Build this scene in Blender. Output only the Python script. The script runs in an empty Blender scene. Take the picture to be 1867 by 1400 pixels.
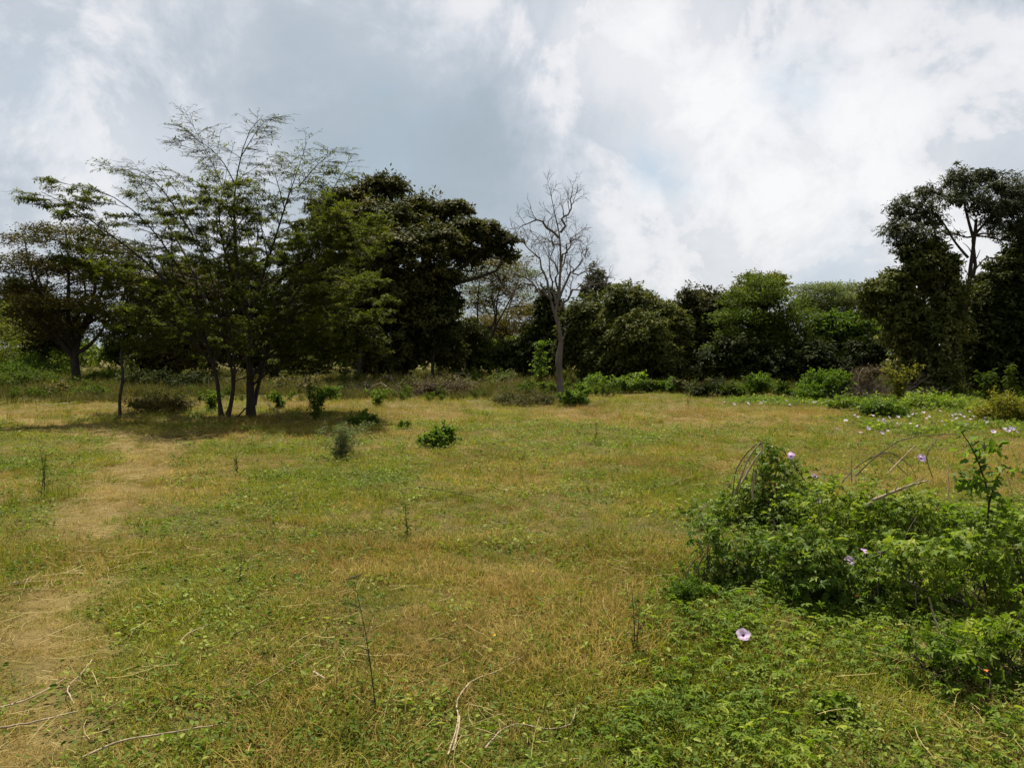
import bpy, math, random
import numpy as np
from mathutils import Vector

# ------------------------------------------------------------------ camera, sky, sun, exposure
scene = bpy.context.scene
COL = scene.collection
F, CX, CY = 1400.0, 933.5, 700.0           # focal length and centre of the view, in photograph pixels
CAMH = 1.6
PITCH = math.atan((700.0 - 650.0) / F)

cam_d = bpy.data.cameras.new('camera')
cam_d.sensor_width = 36.0
cam_d.lens = 36.0 * F / 1867.0
cam_d.clip_start = 0.05
cam_d.clip_end = 6000.0
cam = bpy.data.objects.new('camera', cam_d)
COL.objects.link(cam)
cam.location = (0, 0, CAMH)
cam.rotation_euler = (math.radians(90) - PITCH, 0, 0)
scene.camera = cam

SUN_EL, SUN_AZ = math.radians(61), math.radians(-6)      # azimuth measured from +Y (away from the camera) towards +X
SUNV = Vector((math.sin(SUN_AZ) * math.cos(SUN_EL), math.cos(SUN_AZ) * math.cos(SUN_EL), math.sin(SUN_EL)))
sun_d = bpy.data.lights.new('sun', 'SUN')
sun_d.energy = 5.0
sun_d.angle = math.radians(0.6)
sun_d.color = (1.0, 0.93, 0.82)
sun = bpy.data.objects.new('sun', sun_d)
COL.objects.link(sun)
sun.rotation_euler = (-SUNV).to_track_quat('-Z', 'Y').to_euler()
sun.location = (0, 20, 40)

scene.view_settings.view_transform = 'Standard'
scene.view_settings.look = 'None'
scene.view_settings.gamma = 1.0
scene.view_settings.exposure = 1.12
scene.cycles.max_bounces = 6
scene.cycles.diffuse_bounces = 3
scene.cycles.glossy_bounces = 2
scene.cycles.transmission_bounces = 3
scene.cycles.transparent_max_bounces = 4
scene.cycles.use_denoising = True


def ray(px, py):
    u, v = (px - CX) / F, (CY - py) / F
    c, s = math.cos(PITCH), math.sin(PITCH)
    return np.array([u, c + s * v, -s + c * v])


def build_world():
    w = bpy.data.worlds.new('World')
    scene.world = w
    w.use_nodes = True
    nt = w.node_tree
    nt.nodes.clear()
    N, L = nt.nodes.new, nt.links.new

    def math_n(op, a, b=None, c=None, clamp=False):
        n = N('ShaderNodeMath'); n.operation = op; n.use_clamp = clamp
        for i, x in enumerate((a, b, c)):
            if x is None: continue
            if isinstance(x, (int, float)): n.inputs[i].default_value = x
            else: L(x, n.inputs[i])
        return n.outputs[0]
    out = N('ShaderNodeOutputWorld')
    bg = N('ShaderNodeBackground')
    bg.inputs['Strength'].default_value = 0.05
    sky = N('ShaderNodeTexSky')
    sky.sky_type = 'NISHITA'
    sky.sun_disc = False
    sky.sun_elevation = SUN_EL
    sky.sun_rotation = SUN_AZ
    sky.air_density = 1.2
    sky.dust_density = 2.0
    tc = N('ShaderNodeTexCoord')
    D = tc.outputs['Generated']
    # cloud plane coordinates: direction / (height + offset)
    sep = N('ShaderNodeSeparateXYZ'); L(D, sep.inputs[0])
    z = math_n('ADD', math_n('MAXIMUM', sep.outputs['Z'], 0.0), 0.22)
    comb = N('ShaderNodeCombineXYZ')
    L(math_n('DIVIDE', sep.outputs['X'], z), comb.inputs[0])
    L(math_n('DIVIDE', sep.outputs['Y'], z), comb.inputs[1])
    UV = comb.outputs[0]

    def noise(vec, scale, detail, rough, dist=0.0, off=(0, 0, 0), color=False):
        m = N('ShaderNodeMapping'); L(vec, m.inputs[0]); m.inputs['Location'].default_value = off
        n = N('ShaderNodeTexNoise'); n.inputs['Scale'].default_value = scale
        n.inputs['Detail'].default_value = detail; n.inputs['Roughness'].default_value = rough
        n.inputs['Distortion'].default_value = dist
        L(m.outputs[0], n.inputs['Vector'])
        return n.outputs['Color' if color else 'Fac']
    # directions warped by noise, so that the broad cloud masses get billowing edges
    warp = N('ShaderNodeVectorMath'); warp.operation = 'SUBTRACT'
    L(noise(D, 3.0, 8.0, 0.6, 0.3, (3, 1, 0), True), warp.inputs[0]); warp.inputs[1].default_value = (.5, .5, .5)
    wsc = N('ShaderNodeVectorMath'); wsc.operation = 'SCALE'; L(warp.outputs[0], wsc.inputs[0]); wsc.inputs['Scale'].default_value = 0.30
    dw = N('ShaderNodeVectorMath'); dw.operation = 'ADD'; L(D, dw.inputs[0]); L(wsc.outputs[0], dw.inputs[1])
    DW = dw.outputs[0]

    def blob(px, py, radius_px, amount):
        r = ray(px, py); r = r / np.linalg.norm(r)
        n = N('ShaderNodeVectorMath'); n.operation = 'DISTANCE'; L(DW, n.inputs[0]); n.inputs[1].default_value = tuple(r)
        q = math_n('DIVIDE', n.outputs['Value'], radius_px / F)
        g = math_n('POWER', 2.718, math_n('MULTIPLY', math_n('MULTIPLY', q, q), -1.0))
        return math_n('MULTIPLY', g, amount)
    big = noise(UV, 0.9, 5.0, 0.5, 0.2, (1.3, 5.2, 0))
    fine = noise(D, 3.4, 10.0, 0.66, 0.35, (7.1, 2.2, 0))
    puff = noise(D, 6.5, 9.0, 0.62, 0.25, (2.7, 4.4, 1.1))
    puff = math_n('SMOOTH_MIN', math_n('MAXIMUM', math_n('MULTIPLY', math_n('SUBTRACT', puff, 0.46), 6.0), 0.0), 1.0, 0.3)
    val = math_n('ADD', 0.43, math_n('MULTIPLY', math_n('SUBTRACT', big, 0.5), 0.5))
    val = math_n('ADD', val, math_n('MULTIPLY', math_n('SUBTRACT', fine, 0.5), 0.62))
    for b in ((850, 290, 220, -.32), (560, 220, 230, -.20), (60, 140, 190, -.10), (250, 90, 160, -.10), (90, 380, 110, -.22),
              (150, 265, 200, .36), (1180, 130, 230, .42), (1290, 420, 260, .34), (1060, 90, 90, .20), (760, 30, 200, .16),
              (1500, 250, 190, .20), (1640, 90, 200, -.04), (1530, 500, 70, -.2), (1700, 350, 220, .2),):
        val = math_n('ADD', val, blob(*b))
    val = math_n('ADD', val, math_n('MULTIPLY', math_n('SUBTRACT', puff, 0.5), math_n('MULTIPLY', math_n('MAXIMUM', math_n('SUBTRACT', val, 0.25), 0.0), 0.85)))
    ramp = N('ShaderNodeValToRGB')
    L(val, ramp.inputs[0])
    cr = ramp.color_ramp
    cr.elements[0].position = 0.0; cr.elements[0].color = (.30, .36, .40, 1)
    cr.elements[1].position = 1.0; cr.elements[1].color = (.90, .90, .905, 1)
    for p, c in ((.22, (.37, .44, .50, 1)), (.40, (.50, .55, .61, 1)), (.50, (.63, .66, .71, 1)), (.60, (.77, .775, .80, 1)), (.76, (.84, .84, .855, 1))):
        e = cr.elements.new(p); e.color = c
    gap = None                                              # small openings to pale blue
    for b in ((1425, 70, 45, .9), (1470, 140, 40, .8), (1240, 325, 50, .7), (1165, 300, 40, .6), (1535, 500, 80, 1.0), (700, 250, 120, .6), (60, 150, 120, .5)):
        q = blob(*b); gap = q if gap is None else math_n('ADD', gap, q)
    gap = math_n('MULTIPLY', gap, math_n('MULTIPLY', math_n('SUBTRACT', 0.62, fine), 4.0, clamp=True), clamp=True)
    gm = N('ShaderNodeMix'); gm.data_type = 'RGBA'; L(gap, gm.inputs[0]); L(ramp.outputs[0], gm.inputs[6]); gm.inputs[7].default_value = (.50, .62, .74, 1)
    sc = N('ShaderNodeVectorMath'); sc.operation = 'SCALE'; L(gm.outputs[2], sc.inputs[0]); sc.inputs['Scale'].default_value = 10.0
    mix = N('ShaderNodeMix'); mix.data_type = 'RGBA'
    mix.inputs[0].default_value = 0.93
    L(sky.outputs[0], mix.inputs[6]); L(sc.outputs[0], mix.inputs[7])
    L(mix.outputs[2], bg.inputs['Color'])
    L(bg.outputs[0], out.inputs[0])


build_world()

# ------------------------------------------------------------------ helpers
RNG = np.random.default_rng(7)


def unit(v):
    return v / np.maximum(np.linalg.norm(v, axis=-1, keepdims=True), 1e-9)


def vnoise(x, y, seed=0):
    x = np.asarray(x, float); y = np.asarray(y, float)
    xi, yi = np.floor(x).astype(np.int64), np.floor(y).astype(np.int64)
    fx, fy = x - xi, y - yi
    fx, fy = fx * fx * (3 - 2 * fx), fy * fy * (3 - 2 * fy)

    def h(a, b):
        n = (a * 374761393 + b * 668265263 + seed * 974711) & 0x7fffffff
        n = ((n ^ (n >> 13)) * 1274126177) & 0x7fffffff
        return ((n ^ (n >> 16)) & 0xffff) / 65535.0
    return (h(xi, yi) * (1 - fx) + h(xi + 1, yi) * fx) * (1 - fy) + (h(xi, yi + 1) * (1 - fx) + h(xi + 1, yi + 1) * fx) * fy


def fbm(x, y, sc, seed=0, octv=4):
    t, a, s = 0, .5, 0
    for i in range(octv):
        t = t + a * vnoise(np.asarray(x) * sc * 2 ** i + 17.3 * i, np.asarray(y) * sc * 2 ** i - 9.1 * i, seed + i); s += a; a *= .5
    return t / s


def height(x, y):
    x = np.asarray(x, float); y = np.asarray(y, float)
    z = .10 * (fbm(x, y, .16, 3, 2) - .5) + .07 * (fbm(x, y, .9, 5, 3) - .5) + .035 * (vnoise(x * 3.1, y * 3.1, 9) - .5)
    r = np.exp(-((x - 7.5) / 5.0) ** 2 - ((y - 31.5) / 2.5) ** 2) * .12       # the low rise along the right edge of the field
    return z + r


def P(px, py, d):
    r = ray(px, py)
    s = d / r[1]
    return np.array([0, 0, CAMH]) + r * s


def G(px, py):
    r = ray(px, py)
    z = 0.0
    for _ in range(12):
        s = (z - CAMH) / r[2]
        p = np.array([0, 0, CAMH]) + r * s
        z = float(height(p[0], p[1]))
    p[2] = z
    return p


def mesh_np(name, V, Q, val=None, smooth=False):
    V = np.asarray(V, np.float32).reshape(-1, 3); Q = np.asarray(Q, np.int32)
    me = bpy.data.meshes.new(name)
    me.vertices.add(len(V)); me.vertices.foreach_set('co', V.ravel())
    nf, k = Q.shape
    me.loops.add(nf * k); me.loops.foreach_set('vertex_index', Q.ravel())
    me.polygons.add(nf); me.polygons.foreach_set('loop_start', np.arange(nf, dtype=np.int32) * k)
    if smooth: me.polygons.foreach_set('use_smooth', np.ones(nf, bool))
    me.update(calc_edges=True)
    if val is not None:
        a = me.attributes.new('v', 'FLOAT', 'FACE'); a.data.foreach_set('value', np.asarray(val, np.float32))
    return me


class MB:
    def __init__(s): s.V, s.Q, s.A, s.n = [], [], [], 0

    def add(s, V, Q, val=None):
        V = np.asarray(V).reshape(-1, 3); Q = np.asarray(Q).reshape(-1, 4)
        if not len(Q): return s
        s.V.append(V); s.Q.append(Q + s.n); s.n += len(V)
        s.A.append(np.full(len(Q), .5) if val is None else np.asarray(val))
        return s

    def mesh(s, name, origin=(0, 0, 0), smooth=False):
        return mesh_np(name, np.concatenate(s.V) - np.asarray(origin), np.concatenate(s.Q), np.concatenate(s.A), smooth)

    def build(s, name, mat, parent=None, kind=None, smooth=False, origin=None):
        if not s.V: return None
        o0 = np.array(parent.location) if parent is not None and origin is None else np.array(origin if origin is not None else (0, 0, 0))
        me = s.mesh(name, o0, smooth)
        me.materials.append(mat)
        o = bpy.data.objects.new(name, me); COL.objects.link(o)
        if parent is not None: o.parent = parent
        else: o.location = o0
        if kind: o['kind'] = kind
        return o


def thing(name, label, cat, loc, group=None):
    o = bpy.data.objects.new(name, None); COL.objects.link(o)
    o.empty_display_size = .2
    o.location = tuple(float(c) for c in loc)
    o['label'] = label; o['category'] = cat
    if group: o['group'] = group
    return o


def tag(o, label, cat, group=None):
    o['label'] = label; o['category'] = cat
    if group: o['group'] = group
    return o


def catmull(pts, n):
    p = np.asarray(pts, float)
    p = np.vstack([2 * p[0] - p[1], p, 2 * p[-1] - p[-2]])
    seg = np.linalg.norm(np.diff(p[1:-1], axis=0), axis=1)
    cum = np.concatenate([[0], np.cumsum(seg)]); T = np.linspace(0, cum[-1], n)
    out = []
    for t in T:
        i = min(np.searchsorted(cum, t, side='right') - 1, len(seg) - 1)
        u = (t - cum[i]) / max(seg[i], 1e-9)
        a, b, c, d = p[i], p[i + 1], p[i + 2], p[i + 3]
        out.append(.5 * (2 * b + (c - a) * u + (2 * a - 5 * b + 4 * c - d) * u * u + (3 * b - a - 3 * c + d) * u ** 3))
    return np.array(out)


def tubes(polys, rad, sides=5, rough=0.0, rng=RNG):
    polys = np.asarray(polys, float); rad = np.asarray(rad, float)
    if polys.ndim == 2: polys, rad = polys[None], rad[None]
    N, Pn, _ = polys.shape
    t = unit(np.gradient(polys, axis=1))
    avg = unit(polys[:, -1] - polys[:, 0])
    ref = np.where(np.abs(avg[:, 2:3]) > .8, np.array([[1., 0, 0]]), np.array([[0, 0, 1.]]))[:, None, :]
    a = unit(np.cross(t, np.broadcast_to(ref, t.shape))); b = np.cross(t, a)
    th = np.arange(sides) * 2 * np.pi / sides
    rr = rad[:, :, None] * np.ones((N, Pn, sides))
    if rough: rr = rr * (1 + rough * rng.standard_normal(rr.shape))
    V = polys[:, :, None, :] + rr[..., None] * (np.cos(th)[None, None, :, None] * a[:, :, None, :] + np.sin(th)[None, None, :, None] * b[:, :, None, :])
    idx = np.arange(N * Pn * sides).reshape(N, Pn, sides)
    i0, i1 = idx[:, :-1], idx[:, 1:]
    Q = np.stack([i0, np.roll(i0, -1, 2), np.roll(i1, -1, 2), i1], -1).reshape(-1, 4)
    return V.reshape(-1, 3), Q


def grow(par, prad, k, t0, t1, ang, L, npts=5, up=0.0, wob=.12, flat=1.0, rscale=.55, Lf=.5, tipr=.3, rmin=.003, rng=RNG, rcap=9.):
    par = np.asarray(par, float); prad = np.asarray(prad, float)
    N, Pn, _ = par.shape
    M = N * k
    pi = np.repeat(np.arange(N), k)
    t = (np.tile(np.arange(k), N) + rng.random(M)) / k
    t = t0 + (t1 - t0) * t
    ft = t * (Pn - 1); i = np.minimum(ft.astype(int), Pn - 2); u = (ft - i)[:, None]
    pos = par[pi, i] * (1 - u) + par[pi, i + 1] * u
    tan = unit(par[pi, i + 1] - par[pi, i])
    r = prad[pi, i] * (1 - u[:, 0]) + prad[pi, i + 1] * u[:, 0]
    perp = unit(np.cross(tan, rng.standard_normal((M, 3))))
    a = np.radians(rng.uniform(ang[0], ang[1], M))[:, None]
    d = np.cos(a) * tan + np.sin(a) * perp
    d[:, 2] *= flat
    d = unit(d)
    ln = rng.uniform(L[0], L[1], M) * (1 - Lf * t)
    out = np.empty((M, npts, 3)); out[:, 0] = pos
    for j in range(1, npts):
        d = d + wob * rng.standard_normal((M, 3)); d[:, 2] += up
        d = unit(d)
        out[:, j] = out[:, j - 1] + d * (ln / (npts - 1))[:, None]
    r0 = np.clip(r * rscale, rmin, rcap)
    rad = r0[:, None] * np.linspace(1, tipr, npts)[None, :]
    return out, np.maximum(rad, rmin * .6)


def along(polys, n, t0, t1, rng=RNG):
    """n random places along each polyline: position and tangent"""
    N, Pn, _ = polys.shape
    pi = np.repeat(np.arange(N), n)
    t = rng.uniform(t0, t1, N * n) * (Pn - 1)
    i = np.minimum(t.astype(int), Pn - 2); u = (t - i)[:, None]
    return polys[pi, i] * (1 - u) + polys[pi, i + 1] * u, unit(polys[pi, i + 1] - polys[pi, i])


# leaf shapes: x along the leaf, y across, z along its normal
def _tmpl_leaf(bend=.15, fold=.12, wide=.38):
    V = np.array([[0, 0, 0], [.3, wide * .46, fold * wide], [.72, wide * .36, fold * wide - bend * .4], [1, 0, -bend],
                  [.72, -wide * .36, fold * wide - bend * .4], [.3, -wide * .46, fold * wide]])
    Q = np.array([[0, 1, 2, 3], [0, 3, 4, 5]])
    return V, Q


T_DIAMOND = (np.array([[0, 0, 0], [.45, .22, .02], [1, 0, -.1], [.45, -.22, .02]]), np.array([[0, 1, 2, 3]]))
T_NARROW = (np.array([[0, 0, 0], [.45, .13, .02], [1, 0, -.14], [.45, -.13, .02]]), np.array([[0, 1, 2, 3]]))
T_LEAF = _tmpl_leaf()
T_BROAD = _tmpl_leaf(.22, .16, .62)


def _tmpl_palmate():
    V, Q = [], []
    lv, lq = _tmpl_leaf(.22, .18, .36)
    for k, (deg, s) in enumerate(((0, 1.), (48, .9), (-48, .9), (104, .62), (-104, .62))):
        a = math.radians(deg)
        R = np.array([[math.cos(a), -math.sin(a), 0], [math.sin(a), math.cos(a), 0], [0, 0, 1]])
        V.append((lv * s) @ R.T * .6 + np.array([.12, 0, 0])); Q.append(lq + 6 * k)
    return np.vstack(V), np.vstack(Q)


T_PALM = _tmpl_palmate()


def _tmpl_palmate_plain():
    V, Q = [], []
    lv = np.array([[0, 0, 0], [.5, .19, .04], [1, 0, -.2], [.5, -.19, .04]])
    for k, (deg, s) in enumerate(((0, 1.), (48, .9), (-48, .9), (104, .62), (-104, .62))):
        a = math.radians(deg)
        R = np.array([[math.cos(a), -math.sin(a), 0], [math.sin(a), math.cos(a), 0], [0, 0, 1]])
        V.append((lv * s) @ R.T * .6 + np.array([.12, 0, 0])); Q.append(np.array([[0, 1, 2, 3]]) + 4 * k)
    return np.vstack(V), np.vstack(Q)


T_PALM_PLAIN = _tmpl_palmate_plain()


def put(tmpl, pos, axis, nor, size):
    V, Q = tmpl
    axis = unit(axis); side = unit(np.cross(nor, axis)); nor = np.cross(axis, side)
    size = np.asarray(size).reshape(-1, 1, 1) * np.ones((len(pos), 1, 1))
    W = pos[:, None, :] + size * (V[None, :, 0:1] * axis[:, None] + V[None, :, 1:2] * side[:, None] + V[None, :, 2:3] * nor[:, None])
    idx = (np.arange(len(pos)) * len(V))[:, None, None] + Q[None]
    return W.reshape(-1, 3), idx.reshape(-1, 4), len(Q)


def add_leaves(mb, tmpl, pos, axis, nor, size, rng=RNG, val=None):
    if not len(pos): return
    W, Q, k = put(tmpl, pos, axis, nor, size)
    v = rng.random(len(pos)) if val is None else val
    mb.add(W, Q, np.repeat(v, k))


def twig_leaves(mb, tmpl, polys, n, size, rng, t0=.15, t1=1.0, flatn=.7, out=.6, spread=.0, droop=0., keep=None):
    pos, tan = along(polys, n, t0, t1, rng)
    if keep is not None:
        m = rng.random(len(pos)) < keep(pos); pos, tan = pos[m], tan[m]
    M = len(pos)
    perp = unit(np.cross(tan, rng.standard_normal((M, 3))))
    ax = unit(tan * (1 - out) + perp * out * np.array([1, 1, .5]) + np.array([0, 0, -droop]))
    nor = unit(np.array([0, 0, 1.]) * flatn + rng.standard_normal((M, 3)) * (1 - flatn))
    if spread: pos = pos + rng.standard_normal((M, 3)) * spread
    add_leaves(mb, tmpl, pos, ax, nor, rng.uniform(.7, 1.25, M) * size, rng)


# ------------------------------------------------------------------ materials
def new_mat(name):
    m = bpy.data.materials.new(name); m.use_nodes = True
    nt = m.node_tree; nt.nodes.clear()
    return m, nt, nt.nodes.new, nt.links.new


def mixc(N, L, fac, a, b, mode='MIX'):
    n = N('ShaderNodeMix'); n.data_type = 'RGBA'; n.blend_type = mode
    for s, x in ((0, fac), (6, a), (7, b)):
        if isinstance(x, (int, float)): n.inputs[s].default_value = x
        elif isinstance(x, tuple): n.inputs[s].default_value = (*x, 1)
        else: L(x, n.inputs[s])
    return n.outputs[2]


def ramp(N, L, fac, stops):
    r = N('ShaderNodeValToRGB'); L(fac, r.inputs[0])
    el = r.color_ramp.elements
    el[0].position, el[0].color = stops[0][0], (*stops[0][1], 1)
    el[1].position, el[1].color = stops[-1][0], (*stops[-1][1], 1)
    for p, c in stops[1:-1]:
        e = el.new(p); e.color = (*c, 1)
    return r.outputs[0]


def tex_noise(N, L, scale, detail=3, rough=.55, vec=None, dist=0.):
    n = N('ShaderNodeTexNoise'); n.inputs['Scale'].default_value = scale
    n.inputs['Detail'].default_value = detail; n.inputs['Roughness'].default_value = rough; n.inputs['Distortion'].default_value = dist
    if vec is not None: L(vec, n.inputs['Vector'])
    return n.outputs['Fac']


def leaf_mat(name, ca, cb, cc=None, trans=.3, gloss=.12, rough=.6, patch=.8, tcol=None):
    """ca..cb by leaf, cc a rarer third colour; patches over a metre or so"""
    m, nt, N, L = new_mat(name)
    at = N('ShaderNodeAttribute'); at.attribute_name = 'v'
    oi = N('ShaderNodeObjectInfo')
    geo = N('ShaderNodeNewGeometry')
    n1 = tex_noise(N, L, patch, 3, .6, geo.outputs['Position'])
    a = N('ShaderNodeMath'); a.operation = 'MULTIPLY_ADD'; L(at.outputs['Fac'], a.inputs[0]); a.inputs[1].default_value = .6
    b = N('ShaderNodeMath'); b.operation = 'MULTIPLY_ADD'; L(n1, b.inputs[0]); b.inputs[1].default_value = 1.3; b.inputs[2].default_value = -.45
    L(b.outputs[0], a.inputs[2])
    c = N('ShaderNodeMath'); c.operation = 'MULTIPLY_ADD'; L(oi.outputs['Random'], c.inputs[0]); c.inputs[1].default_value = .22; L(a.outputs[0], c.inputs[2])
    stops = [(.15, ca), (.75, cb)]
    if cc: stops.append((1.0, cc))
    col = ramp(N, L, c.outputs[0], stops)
    pr = N('ShaderNodeBsdfPrincipled'); L(col, pr.inputs['Base Color'])
    pr.inputs['Roughness'].default_value = rough; pr.inputs['Specular IOR Level'].default_value = gloss
    tr = N('ShaderNodeBsdfTranslucent')
    L(mixc(N, L, 1.0, col, tcol or (1.25, 1.35, .6), 'MULTIPLY'), tr.inputs['Color'])
    ms = N('ShaderNodeMixShader'); ms.inputs[0].default_value = trans
    L(pr.outputs[0], ms.inputs[1]); L(tr.outputs[0], ms.inputs[2])
    o = N('ShaderNodeOutputMaterial'); L(ms.outputs[0], o.inputs[0])
    return m


def bark_mat(name, ca, cb, scale=6., bump=.6, stretch=.18):
    m, nt, N, L = new_mat(name)
    geo = N('ShaderNodeNewGeometry')
    mp = N('ShaderNodeMapping'); L(geo.outputs['Position'], mp.inputs[0]); mp.inputs['Scale'].default_value = (1, 1, stretch)
    n1 = tex_noise(N, L, scale * 3, 6, .65, mp.outputs[0], .4)
    n2 = tex_noise(N, L, scale * .4, 3, .6, geo.outputs['Position'])
    f = N('ShaderNodeMath'); f.operation = 'MULTIPLY_ADD'; L(n2, f.inputs[0]); f.inputs[1].default_value = .6
    g = N('ShaderNodeMath'); g.operation = 'MULTIPLY_ADD'; L(n1, g.inputs[0]); g.inputs[1].default_value = 1.4; g.inputs[2].default_value = -.5
    L(g.outputs[0], f.inputs[2])
    col = ramp(N, L, f.outputs[0], [(.15, ca), (.85, cb)])
    pr = N('ShaderNodeBsdfPrincipled'); L(col, pr.inputs['Base Color']); pr.inputs['Roughness'].default_value = .9
    pr.inputs['Specular IOR Level'].default_value = .15
    bp = N('ShaderNodeBump'); bp.inputs['Strength'].default_value = bump; bp.inputs['Distance'].default_value = .03
    L(n1, bp.inputs['Height']); L(bp.outputs[0], pr.inputs['Normal'])
    o = N('ShaderNodeOutputMaterial'); L(pr.outputs[0], o.inputs[0])
    return m


def flat_mat(name, ca, cb, trans=.15, rough=.7, scale=60., gloss=.2):
    m, nt, N, L = new_mat(name)
    tc = N('ShaderNodeTexCoord'); oi = N('ShaderNodeObjectInfo')
    n1 = tex_noise(N, L, scale, 3, .6, tc.outputs['Object'])
    f = N('ShaderNodeMath'); f.operation = 'MULTIPLY_ADD'; L(oi.outputs['Random'], f.inputs[0]); f.inputs[1].default_value = .5
    g = N('ShaderNodeMath'); g.operation = 'MULTIPLY_ADD'; L(n1, g.inputs[0]); g.inputs[1].default_value = 1.; g.inputs[2].default_value = -.25
    L(g.outputs[0], f.inputs[2])
    col = ramp(N, L, f.outputs[0], [(.1, ca), (.9, cb)])
    pr = N('ShaderNodeBsdfPrincipled'); L(col, pr.inputs['Base Color']); pr.inputs['Roughness'].default_value = rough
    pr.inputs['Specular IOR Level'].default_value = gloss
    tr = N('ShaderNodeBsdfTranslucent'); L(col, tr.inputs['Color'])
    ms = N('ShaderNodeMixShader'); ms.inputs[0].default_value = trans
    L(pr.outputs[0], ms.inputs[1]); L(tr.outputs[0], ms.inputs[2])
    o = N('ShaderNodeOutputMaterial'); L(ms.outputs[0], o.inputs[0])
    return m


M = {}
M['acacia'] = leaf_mat('acacia_leaf', (.034, .046, .007), (.070, .084, .012), (.125, .130, .020), trans=.40, gloss=.04, rough=.65)
M['acacia_brown'] = leaf_mat('acacia_brown_leaf', (.036, .034, .009), (.074, .060, .016), (.120, .085, .026), trans=.34, gloss=.04, rough=.65, patch=.5)
M['broad'] = leaf_mat('broad_brown_green_leaf', (.025, .031, .008), (.062, .063, .016), (.140, .124, .040), trans=.22, gloss=.04, rough=.65, patch=.5)
M['dark'] = leaf_mat('dark_leaf', (.013, .018, .005), (.032, .041, .009), (.072, .078, .018), trans=.22, gloss=.04, rough=.65, patch=.5)
M['bushy'] = leaf_mat('olive_leaf', (.027, .036, .008), (.070, .079, .018), (.175, .168, .048), trans=.24, gloss=.04, rough=.65, patch=.6)
M['mid'] = leaf_mat('mid_green_leaf', (.030, .050, .007), (.066, .092, .012), (.125, .146, .022), trans=.36, gloss=.04, patch=.6)
M['bright'] = leaf_mat('bright_green_leaf', (.038, .070, .008), (.080, .125, .016), (.140, .180, .028), trans=.42, gloss=.04, patch=.8)
M['fresh'] = leaf_mat('fresh_green_leaf', (.050, .090, .010), (.100, .155, .018), (.180, .230, .038), trans=.45, gloss=.10, patch=1.5)
M['pale'] = leaf_mat('pale_green_leaf', (.060, .080, .030), (.105, .125, .050), (.15, .16, .07), trans=.35, gloss=.04, patch=.6)
M['yellowish'] = leaf_mat('yellowish_leaf', (.070, .080, .010), (.14, .14, .02), (.24, .19, .03), trans=.35, gloss=.04, patch=1.2)
M['grey_leaf'] = leaf_mat('silvery_leaf', (.026, .032, .015), (.062, .070, .032), (.13, .135, .065), trans=.15, gloss=.10, rough=.65, patch=.6)
M['vine'] = leaf_mat('vine_leaf', (.056, .096, .008), (.118, .172, .015), (.260, .290, .042), trans=.40, gloss=.10, rough=.55, patch=2.5)
M['vine_dark'] = leaf_mat('vine_dark_leaf', (.040, .074, .008), (.088, .140, .015), (.205, .240, .038), trans=.36, gloss=.12, rough=.55, patch=2.5)
M['dry_brush'] = leaf_mat('dry_brush', (.050, .036, .014), (.100, .070, .026), (.165, .120, .048), trans=.1, gloss=.10, rough=.65, patch=1.2)
M['grass_green'] = leaf_mat('green_grass_blade', (.076, .094, .008), (.155, .162, .018), (.290, .242, .050), trans=.36, gloss=.05, rough=.65, patch=.7)
M['grass_dry'] = leaf_mat('dry_grass_blade', (.150, .102, .024), (.275, .195, .050), (.440, .335, .110), trans=.26, gloss=.05, rough=.65, patch=.7, tcol=(1.1, 1., .7))
M['herb'] = leaf_mat('herb_leaf', (.052, .086, .008), (.108, .152, .016), (.215, .245, .044), trans=.36, gloss=.08, rough=.55, patch=1.5)
M['straw'] = leaf_mat('straw', (.20, .150, .045), (.34, .265, .095), (.47, .385, .17), trans=.12, gloss=.10, rough=.55, patch=1.5, tcol=(1., .95, .8))
M['tall_grass'] = leaf_mat('tall_grass_blade', (.034, .044, .009), (.088, .076, .022), (.165, .125, .042), trans=.3, gloss=.10, rough=.65, patch=.35)
M['bark'] = bark_mat('dark_bark', (.018, .014, .011), (.060, .047, .036))
M['bark_pale'] = bark_mat('pale_bark', (.10, .085, .06), (.22, .19, .145), 5.)
M['bark_dead'] = bark_mat('dead_bark', (.045, .037, .030), (.155, .130, .105), 5., .9, .12)
M['twig_dead'] = bark_mat('dead_twig', (.040, .031, .026), (.095, .075, .060), 10.)
M['twig_tan'] = bark_mat('tan_dead_wood', (.17, .125, .075), (.40, .32, .21), 14., .5)
M['twig_dark'] = bark_mat('dark_twig', (.022, .019, .012), (.06, .05, .03), 20.)
M['petal'] = flat_mat('lilac_petal', (.60, .38, .66), (.80, .60, .82), .5, .6, 40.)
M['petal_far'] = flat_mat('pale_lilac_petal', (.46, .36, .52), (.66, .58, .68), .35, .6, 40.)
M['throat'] = flat_mat('purple_throat', (.10, .02, .16), (.20, .06, .28), .2, .6)
M['orange'] = flat_mat('orange_petal', (.75, .16, .02), (.85, .28, .03), .3, .6)
M['yellow'] = flat_mat('yellow_petal', (.70, .42, .02), (.82, .58, .05), .3, .6)

# ------------------------------------------------------------------ ground
PATH = np.array([G(*q)[:2] for q in ((20, 1360), (70, 1250), (120, 1130), (145, 1030), (170, 950), (215, 885), (270, 842), (250, 805), (140, 775), (-60, 757))])


def seg_dist(x, y, poly):
    x = np.asarray(x, float); y = np.asarray(y, float)
    best = np.full(x.shape, 1e9)
    for a, b in zip(poly[:-1], poly[1:]):
        ab = b - a; l2 = ab @ ab
        t = np.clip(((x - a[0]) * ab[0] + (y - a[1]) * ab[1]) / l2, 0, 1)
        best = np.minimum(best, np.hypot(x - a[0] - t * ab[0], y - a[1] - t * ab[1]))
    return best


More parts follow.
